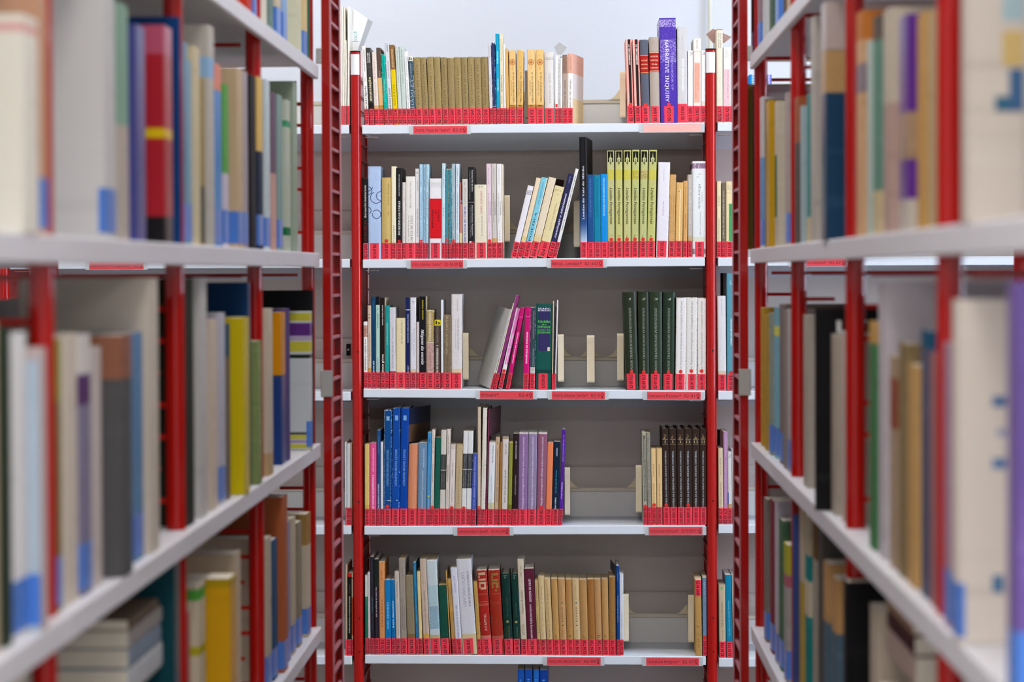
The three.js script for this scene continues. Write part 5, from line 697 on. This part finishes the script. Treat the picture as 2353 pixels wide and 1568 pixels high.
side('R', 3, [
  [1734, 1748, 1060, 'tall blue-white', '#c8c6c0', [R(1200, 1500, '#9cb0ba', -.1, .5)], { one: 1 }], [1751, 1764, 1146, 'ash brown', '#7c726c', [], { b: 1 }], [1765, 1776, 1150, 'wine red', '#7c2434', [], { b: 1 }], [1777, 1784, 1150, 'light lilac', '#b0a8b0', [], { b: .6 }], [1785, 1797, 1195, 'fern green', '#46684c', [], { b: 1 }], [1798, 1813, 1250, 'lime and pink', '#a09c9a', [R(1200, 1318, '#a8a430'), R(1320, 1346, '#a85c6c')], { b: 1 }],
  [1820, 1829, 1100, 'navy-framed', '#34447c', [R(1000, 1140, '#7c1c1c')], { one: 1, p: .006 }], [1830, 1840, 1140, 'buff and mustard', '#b0943c', [R(1100, 1330, '#b8a890')], {}], [1842, 1858, 1165, 'teal banded', '#087a7c', [R(1100, 1275, '#b0a48c'), R(1332, 1414, '#c0b49c')], {}], [1860, 1870, 1165, 'brown and grey', '#9c9488', [R(1100, 1270, '#644414')], {}], [1872, 1883, 1180, 'dim grey', '#4c4a44', []], [1884, 1922, 1300, 'tan and slate', '#4c6272', [R(1250, 1432, '#b88e5c')], {}],
  [1930, 1950, 1335, 'jet black', '#100f12', [], { one: 1, p: .008 }], [1992, 2010, 1395, 'faded cream', '#b0a292', []], [2012, 2090, 1600, 'faded rose-cream', '#a8988c', []], [2100, 2240, 1640, 'dull pale', '#a89c90', []]]);
// books laid flat on top of the upright ones
function flat(key, dFar, base, w, h, look, col) {
  const q = SIDE[key], s = q.s;
  makeBook({ w, h, d: .17, wpx: 14, hpx: 160, K: 1, col, ops: [], look, pos: V3(s * (q.spine + 0.01), base + w / 2, D - dFar), turn: s < 0 ? Math.PI / 2 : -Math.PI / 2, lean: s < 0 ? Math.PI / 2 : -Math.PI / 2, group: `books laid flat on the ${SHELF_WORD[3]} of the ${q.word}`, side: key, si: 3, laid: 1 });
}
{
  const hL = SIDE.L.tops[3] + 0.2;
  flat('L', 3.44, hL, 0.032, 0.26, 'light grey', '#b4b8bc'); flat('L', 3.43, hL + 0.033, 0.022, 0.24, 'blue-grey', '#7c8c9c'); flat('L', 3.44, hL + 0.056, 0.02, 0.25, 'ash-grey', '#a09c98'); flat('L', 3.41, hL + 0.077, 0.012, 0.22, 'brown', '#6c5c4c');
  const hR = SIDE.R.tops[3] + 0.245; flat('R', 3.22, hR, 0.03, 0.25, 'faded pink', '#b09a90'); flat('R', 3.22, hR + 0.031, 0.02, 0.24, 'dark maroon', '#3c1414'); flat('R', 3.23, hR + 0.052, 0.022, 0.24, 'sand-brown', '#96785c');
}

// ---------------------------------------------------------------- shelf signs, bookends and small things
const plastic = std({ color: '#eef1f3', roughness: 0.12, transmission: 0.6, thickness: 0, name: 'clear sign plastic' });
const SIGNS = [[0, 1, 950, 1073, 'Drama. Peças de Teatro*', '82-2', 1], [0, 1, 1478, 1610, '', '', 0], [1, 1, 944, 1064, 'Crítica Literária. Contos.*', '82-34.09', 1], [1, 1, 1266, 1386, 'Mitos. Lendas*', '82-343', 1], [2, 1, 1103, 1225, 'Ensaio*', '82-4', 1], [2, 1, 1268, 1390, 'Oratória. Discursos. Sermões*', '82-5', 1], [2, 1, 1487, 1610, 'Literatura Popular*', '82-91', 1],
  [3, 1, 1051, 1171, 'Literatura Infantil e Juvenil*', '82-93.09', 1], [3, 1, 1491, 1614, 'História da Literatura Infantil e Juvenil*', '82-93.09(091)', 1], [4, 1, 1257, 1380, 'Crónicas. Anais. Memórias. Diários*', '82-94', 1], [4, 1, 1485, 1606, 'Literatura Religiosa*', '82-97', 1], [1, 0, 205, 330, 'Literatura Portuguesa*', '82', 1], [1, 2, 1822, 1944, 'Movimentos Literários*', '82.02', 1]];
for (const [s, b, p0, p1, str, code, arrow] of SIGNS) {
  const x0 = onZ(p0, SHELF_PX[s][b][0] + 12, 0.006).x, x1 = onZ(p1, SHELF_PX[s][b][0] + 12, 0.006).x, w = x1 - x0, h = 0.0195, cx = (x0 + x1) / 2, y = shelfLine[s][b](cx) - 0.0135;
  const g = thing('shelf_sign', str ? `red shelf sign in a clear holder reading ${str.replace('*', '')}` : 'red shelf sign paled by painted glare, without readable words', 'sign', V3(cx, y, SHELF_Z + 0.0006), 0, 'shelf signs on the red-post bookcase');
  g.rotation.z = b === 1 ? Math.atan((shelfLine[s][b](cx + .1) - shelfLine[s][b](cx)) / .1) : 0;
  mesh('holder', rbox(w + 0.02, h + 0.003, 0.0012, 0.0004, 0, 0, 0.0006), plastic, g);
  const r = cell(w * 900 * 3, h * 900 * 3), q = r.p.g; q.fillStyle = str ? '#dc4650' : '#e8b0a8'; q.fillRect(r.x - 3, r.y - 3, r.w + 6, r.h + 6);  // wordless sign: glare painted in as a paler insert colour
  if (str) { const n = str.length, cl0 = Math.min(r.w * (code.length > 8 ? 0.3 : 0.26), code.length * 16), tl = Math.min(r.w - 60 - cl0, n * 17.5); text(q, str, r.x + 8 + tl / 2, r.y + r.h * 0.52, tl, r.h * 0.56, '#3c1018', 's', 'h'); const cl = Math.min(r.w * (code.length > 8 ? 0.3 : 0.26), code.length * 16); text(q, code, r.x + r.w - 34 - cl / 2, r.y + r.h * 0.52, cl, r.h * 0.56, '#3c1018', 's', 'h'); }
  if (arrow) { q.strokeStyle = '#3c1018'; q.lineWidth = 2.5; const ax = r.x + r.w - 18, ay = r.y + r.h * 0.2; q.beginPath(); q.moveTo(ax, ay); q.lineTo(ax + 11, ay + 14); q.lineTo(ax + 5, ay + 14); q.lineTo(ax + 5, ay + 24); q.lineTo(ax - 5, ay + 24); q.lineTo(ax - 5, ay + 14); q.lineTo(ax - 11, ay + 14); q.closePath(); q.stroke(); q.strokeRect(ax - 5, ay + 28, 10, 5); }
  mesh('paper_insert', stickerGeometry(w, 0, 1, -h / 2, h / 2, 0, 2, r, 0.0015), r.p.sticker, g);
}
// bookends that slide on the rail: an upright pad on an arm, with a flared foot on the rail
const endMat = std({ color: '#ddd0b2', roughness: 0.45, name: 'cream plastic' });
const ENDS = [[0, 1, 1206, 1213, 162, 272, 'between two tan volumes'], [0, 1, 1424, 1441, 165, 270, 'beside the salmon and black paperback'], [1, 1, 1157, 1172, 449, 556, 'beside the thin cream paperback'], [1, 1, 1318, 1334, 461, 568, 'behind the very tall black volume'], [2, 1, 1061, 1077, 765.5, 873, 'beside the tall wide light grey volume'], [2, 1, 1277.5, 1296, 769, 877.5, 'beside the thin white-grey booklet'], [2, 1, 1348, 1366.5, 771, 879.5, 'standing free between two others'], [2, 1, 1418, 1436, 767, 875, 'beside the dark green set'],
  [3, 1, 1293, 1310, 1075, 1184.5, 'beside the tall violet paperback'], [3, 1, 1461, 1476, 1070, 1178.5, 'beside the grey-green paperback'], [4, 1, 1430, 1445, 1366, 1475, 'beside the white-grey paperback'], [4, 1, 1581, 1598, 1368.5, 1477.5, 'beside the tan paperback with its sticker at the head']];
for (const [s, b, p0, p1, y0, y1, where] of ENDS) {
  const z = -0.06, a = onZ(p0, y1, z), c = onZ(p1, y0, z), h = c.y - a.y; let L = a.x + 0.0005, Rr = c.x - 0.0005;
  for (const o of books) if (!o.side && o.shelf === s && o.bay === b && !o.back) { const m = o.pos.x, e = (sg) => [0, 0.04, 0.09, 0.145].map((yy) => m + sg * o.w / 2 / Math.cos(o.lean) - Math.tan(o.lean) * yy); if (m < (L + Rr) / 2) L = Math.max(L, Math.max(...e(1)) + 0.0006); else Rr = Math.min(Rr, Math.min(...e(-1)) - 0.0006); }
  if (Rr - L < 0.004) continue;
  const w = Math.min(0.0195, Rr - L), cx = L === a.x + 0.0005 ? Rr - w / 2 : L + w / 2, base = a.y, railY = shelfLine[s][b](cx) + 0.0715 - base;
  const g = thing('bookend', 'cream sliding bookend ' + where, 'bookend', V3(cx, base, z), 0, 'cream sliding bookends');
  const ps = new THREE.Shape(); ps.moveTo(0.012, 0); ps.lineTo(0.012, h); ps.lineTo(0.006, h); ps.quadraticCurveTo(0, h, 0, h - 0.007); ps.lineTo(0, 0.007); ps.quadraticCurveTo(0, 0, 0.006, 0); ps.closePath();
  mesh('pad', new THREE.ExtrudeGeometry(ps, { depth: w - 0.0006, bevelEnabled: true, bevelSize: 0.0003, bevelThickness: 0.0003, bevelSegments: 1, curveSegments: 5 }).translate(0, 0, -w / 2 + 0.0003).rotateY(Math.PI / 2), endMat, g);
  for (const yy of [0.0175, h - 0.0185]) mesh('pad_joint', box(w + 0.0008, 0.0008, 0.012, 0, yy, -0.0054), railMat, g);
  mesh('arm', box(Math.min(0.004, w * 0.6), h * 0.8, SD + z - 0.02, 0, h / 2, (-(SD + z) + 0.001) / 2), endMat, g);
  const sh = new THREE.Shape(), fh = 0.024, fw = 0.034; sh.moveTo(-fw, 0); for (let i = 1; i <= 8; i++) { const t = i / 8; sh.lineTo(-fw + fw * 0.8 * t, fh * t * t); } for (let i = 7; i >= 0; i--) { const t = i / 8; sh.lineTo(fw - fw * 0.8 * t, fh * t * t); } sh.closePath();
  mesh('flared_foot', new THREE.ExtrudeGeometry(sh, { depth: 0.003, bevelEnabled: false }).translate(0, railY + 0.005, -(SD + z) + 0.0078), endMat, g);
}
{ // pale conduit on the wall above the bookcase, loose leaf of the open booklet, clip on the back panel
  const p = onZ(1632, 60, ROOM.z0 + 0.03), pw = thing('conduit_pipe', 'slim off-white vertical conduit pipe on the wall above the bookcase', 'pipe', V3(p.x, 0, ROOM.z0 + 0.02));
  mesh('pipe', cyl(0.0068, ROOM.h - 0.7, 0, (ROOM.h + 0.7) / 2, 0, 16), std({ color: '#e4e6d8', roughness: 0.4, name: 'off-white plastic' }), pw);
  for (const y of [1.2, 1.9, 2.75]) mesh('pipe_clip', box(0.024, 0.012, 0.02, 0, y, -0.008), fitting, pw);
  const c = onZ(800, 804, -SD - 0.03), cl = thing('cable_clip', 'small black clip on the back panel left of the red post'.replace('left of', 'beside'), 'clip', V3(c.x, c.y - 0.015, -SD - 0.0385));
  mesh('clip_body', rbox(0.0105, 0.03, 0.006, 0.001, 0, 0.015, 0.003), holeMat, cl); mesh('clip_window', box(0.005, 0.005, 0.001, 0, 0.015, 0.0065), grey, cl);
  // booklet whose cover has fallen open sideways behind the red post
  const z = -0.10, P = (x, y) => { const v = onZ(770 + x / 4.7525, y / 4.7525, z); return [v.x, v.y]; }, pts = [P(186, 560), P(205, 95), P(412, 238), P(292, 552)], bx = pts[0][0], by = shelfLine[0][0](bx);
  const lf = thing('pamphlet', 'white pamphlet with teal lettering and a grey edge, tilted open behind the post', 'pamphlet', V3(bx, by, z));
  const shp = (list) => { const sh = new THREE.Shape(); list.forEach(([x, y], i) => i ? sh.lineTo(x - bx, y - by) : sh.moveTo(x - bx, y - by)); sh.closePath(); return new THREE.ExtrudeGeometry(sh, { depth: 0.0012, bevelEnabled: false }); };
  const edge = P(358, 205), edge2 = P(248, 552);
  mesh('cover_sheet', shp([[pts[0][0] - 0.006, by], P(186, 560), P(205, 95), edge, edge2, [pts[0][0] + 0.006, by]]), std({ color: '#e6eaee', roughness: 0.5, name: 'white card' }), lf);
  mesh('cover_edge', shp([edge, P(412, 238), P(292, 552), edge2]), std({ color: '#a9b0b8', roughness: 0.5, name: 'grey printed edge' }), lf);
  const r = cell(90, 90), q = r.p.g; q.fillStyle = '#e6eaee'; q.fillRect(r.x - 3, r.y - 3, r.w + 6, r.h + 6); text(q, 'OCÊ', r.x + 45, r.y + 45, 80, 50, '#3aa890', 's', 'u');
  const t0 = P(190, 450), t1 = P(262, 335), m = mesh('cover_lettering', stickerGeometry(t1[0] - t0[0], 0, 1, 0, t1[1] - t0[1], 0, 2, r, 0.0016), r.p.matte, lf); m.position.set((t0[0] + t1[0]) / 2 - bx, t0[1] - by, 0.0012);
}
{ // loose dust-jacket flaps standing out of two books of the top shelf
  const flapMat = std({ color: '#b9bcc0', roughness: 0.3, transmission: 0.3, thickness: 0, name: 'clear jacket film' }), brown = std({ color: '#a08078', roughness: 0.6, name: 'brown jacket paper' });
  const add = (look, mat, pts, dz) => { const b = books.find((v) => v.look === look).obj, q = b.position, sh = new THREE.Shape(); pts.forEach(([x, y], i) => { const v = onZ(x, y, q.z + dz); i ? sh.lineTo(v.x - q.x, v.y - q.y) : sh.moveTo(v.x - q.x, v.y - q.y); }); sh.closePath(); mesh('jacket_flap', new THREE.ExtrudeGeometry(sh, { depth: 0.0006, bevelEnabled: false }).translate(0, 0, dz), mat, b); };
  add('very thin white paperback with black print', flapMat, [[1281, 125.5], [1272.5, 108], [1284.5, 97], [1302, 109], [1290, 125.5]], -0.05);
  add('tall cream paperback with a brown dust flap', brown, [[1622, 79], [1638, 66], [1681, 85], [1664, 99], [1638, 99]], -0.06);
}

// ---------------------------------------------------------------- labels: each says which one
{
  const seen = new Map(), plain = (s) => s.replace(/ (with|without|beside|between|behind|at|against|next|by|standing|within|starting|in|on) .*$/, '');
  for (const o of books) {
    let l = o.side ? `${o.look} book ${o.laid ? 'lying flat, ' : ''}on ${SIDE[o.side].word}'s ${SHELF_WORD[o.si]}` : /book/.test(o.look) && !/paperback|booklet|handbook/.test(o.look) ? o.look : o.look + (o.code ? ' stickered ' + o.code : o.look.split(' ').length < 4 ? ` on the ${['top', 'second', 'third', 'fourth', 'fifth', 'sixth'][o.shelf]} shelf` : '');
    if (seen.has(l)) seen.get(l).push(o); else seen.set(l, [o]); o.label = l;
  }
  const ORD = ['first', 'second', 'third', 'fourth', 'fifth', 'sixth', 'seventh', 'eighth', 'ninth', 'tenth', 'eleventh', 'twelfth'];
  for (const [l, list] of seen) if (list.length > 1) {
    const from = list[0].prev ? plain(list[0].prev) : 'upright';
    list.forEach((o, i) => { o.label = `${l}, ${ORD[i]} from the ${from}${/book|volume|paper/.test(from) || from === 'upright' ? '' : ' book'}`; });
  }
  for (const o of books) o.obj.userData = { label: o.label, category: 'book', group: o.group };
}
for (const p of pages) p.t.needsUpdate = true;
renderer.render(scene, camera);
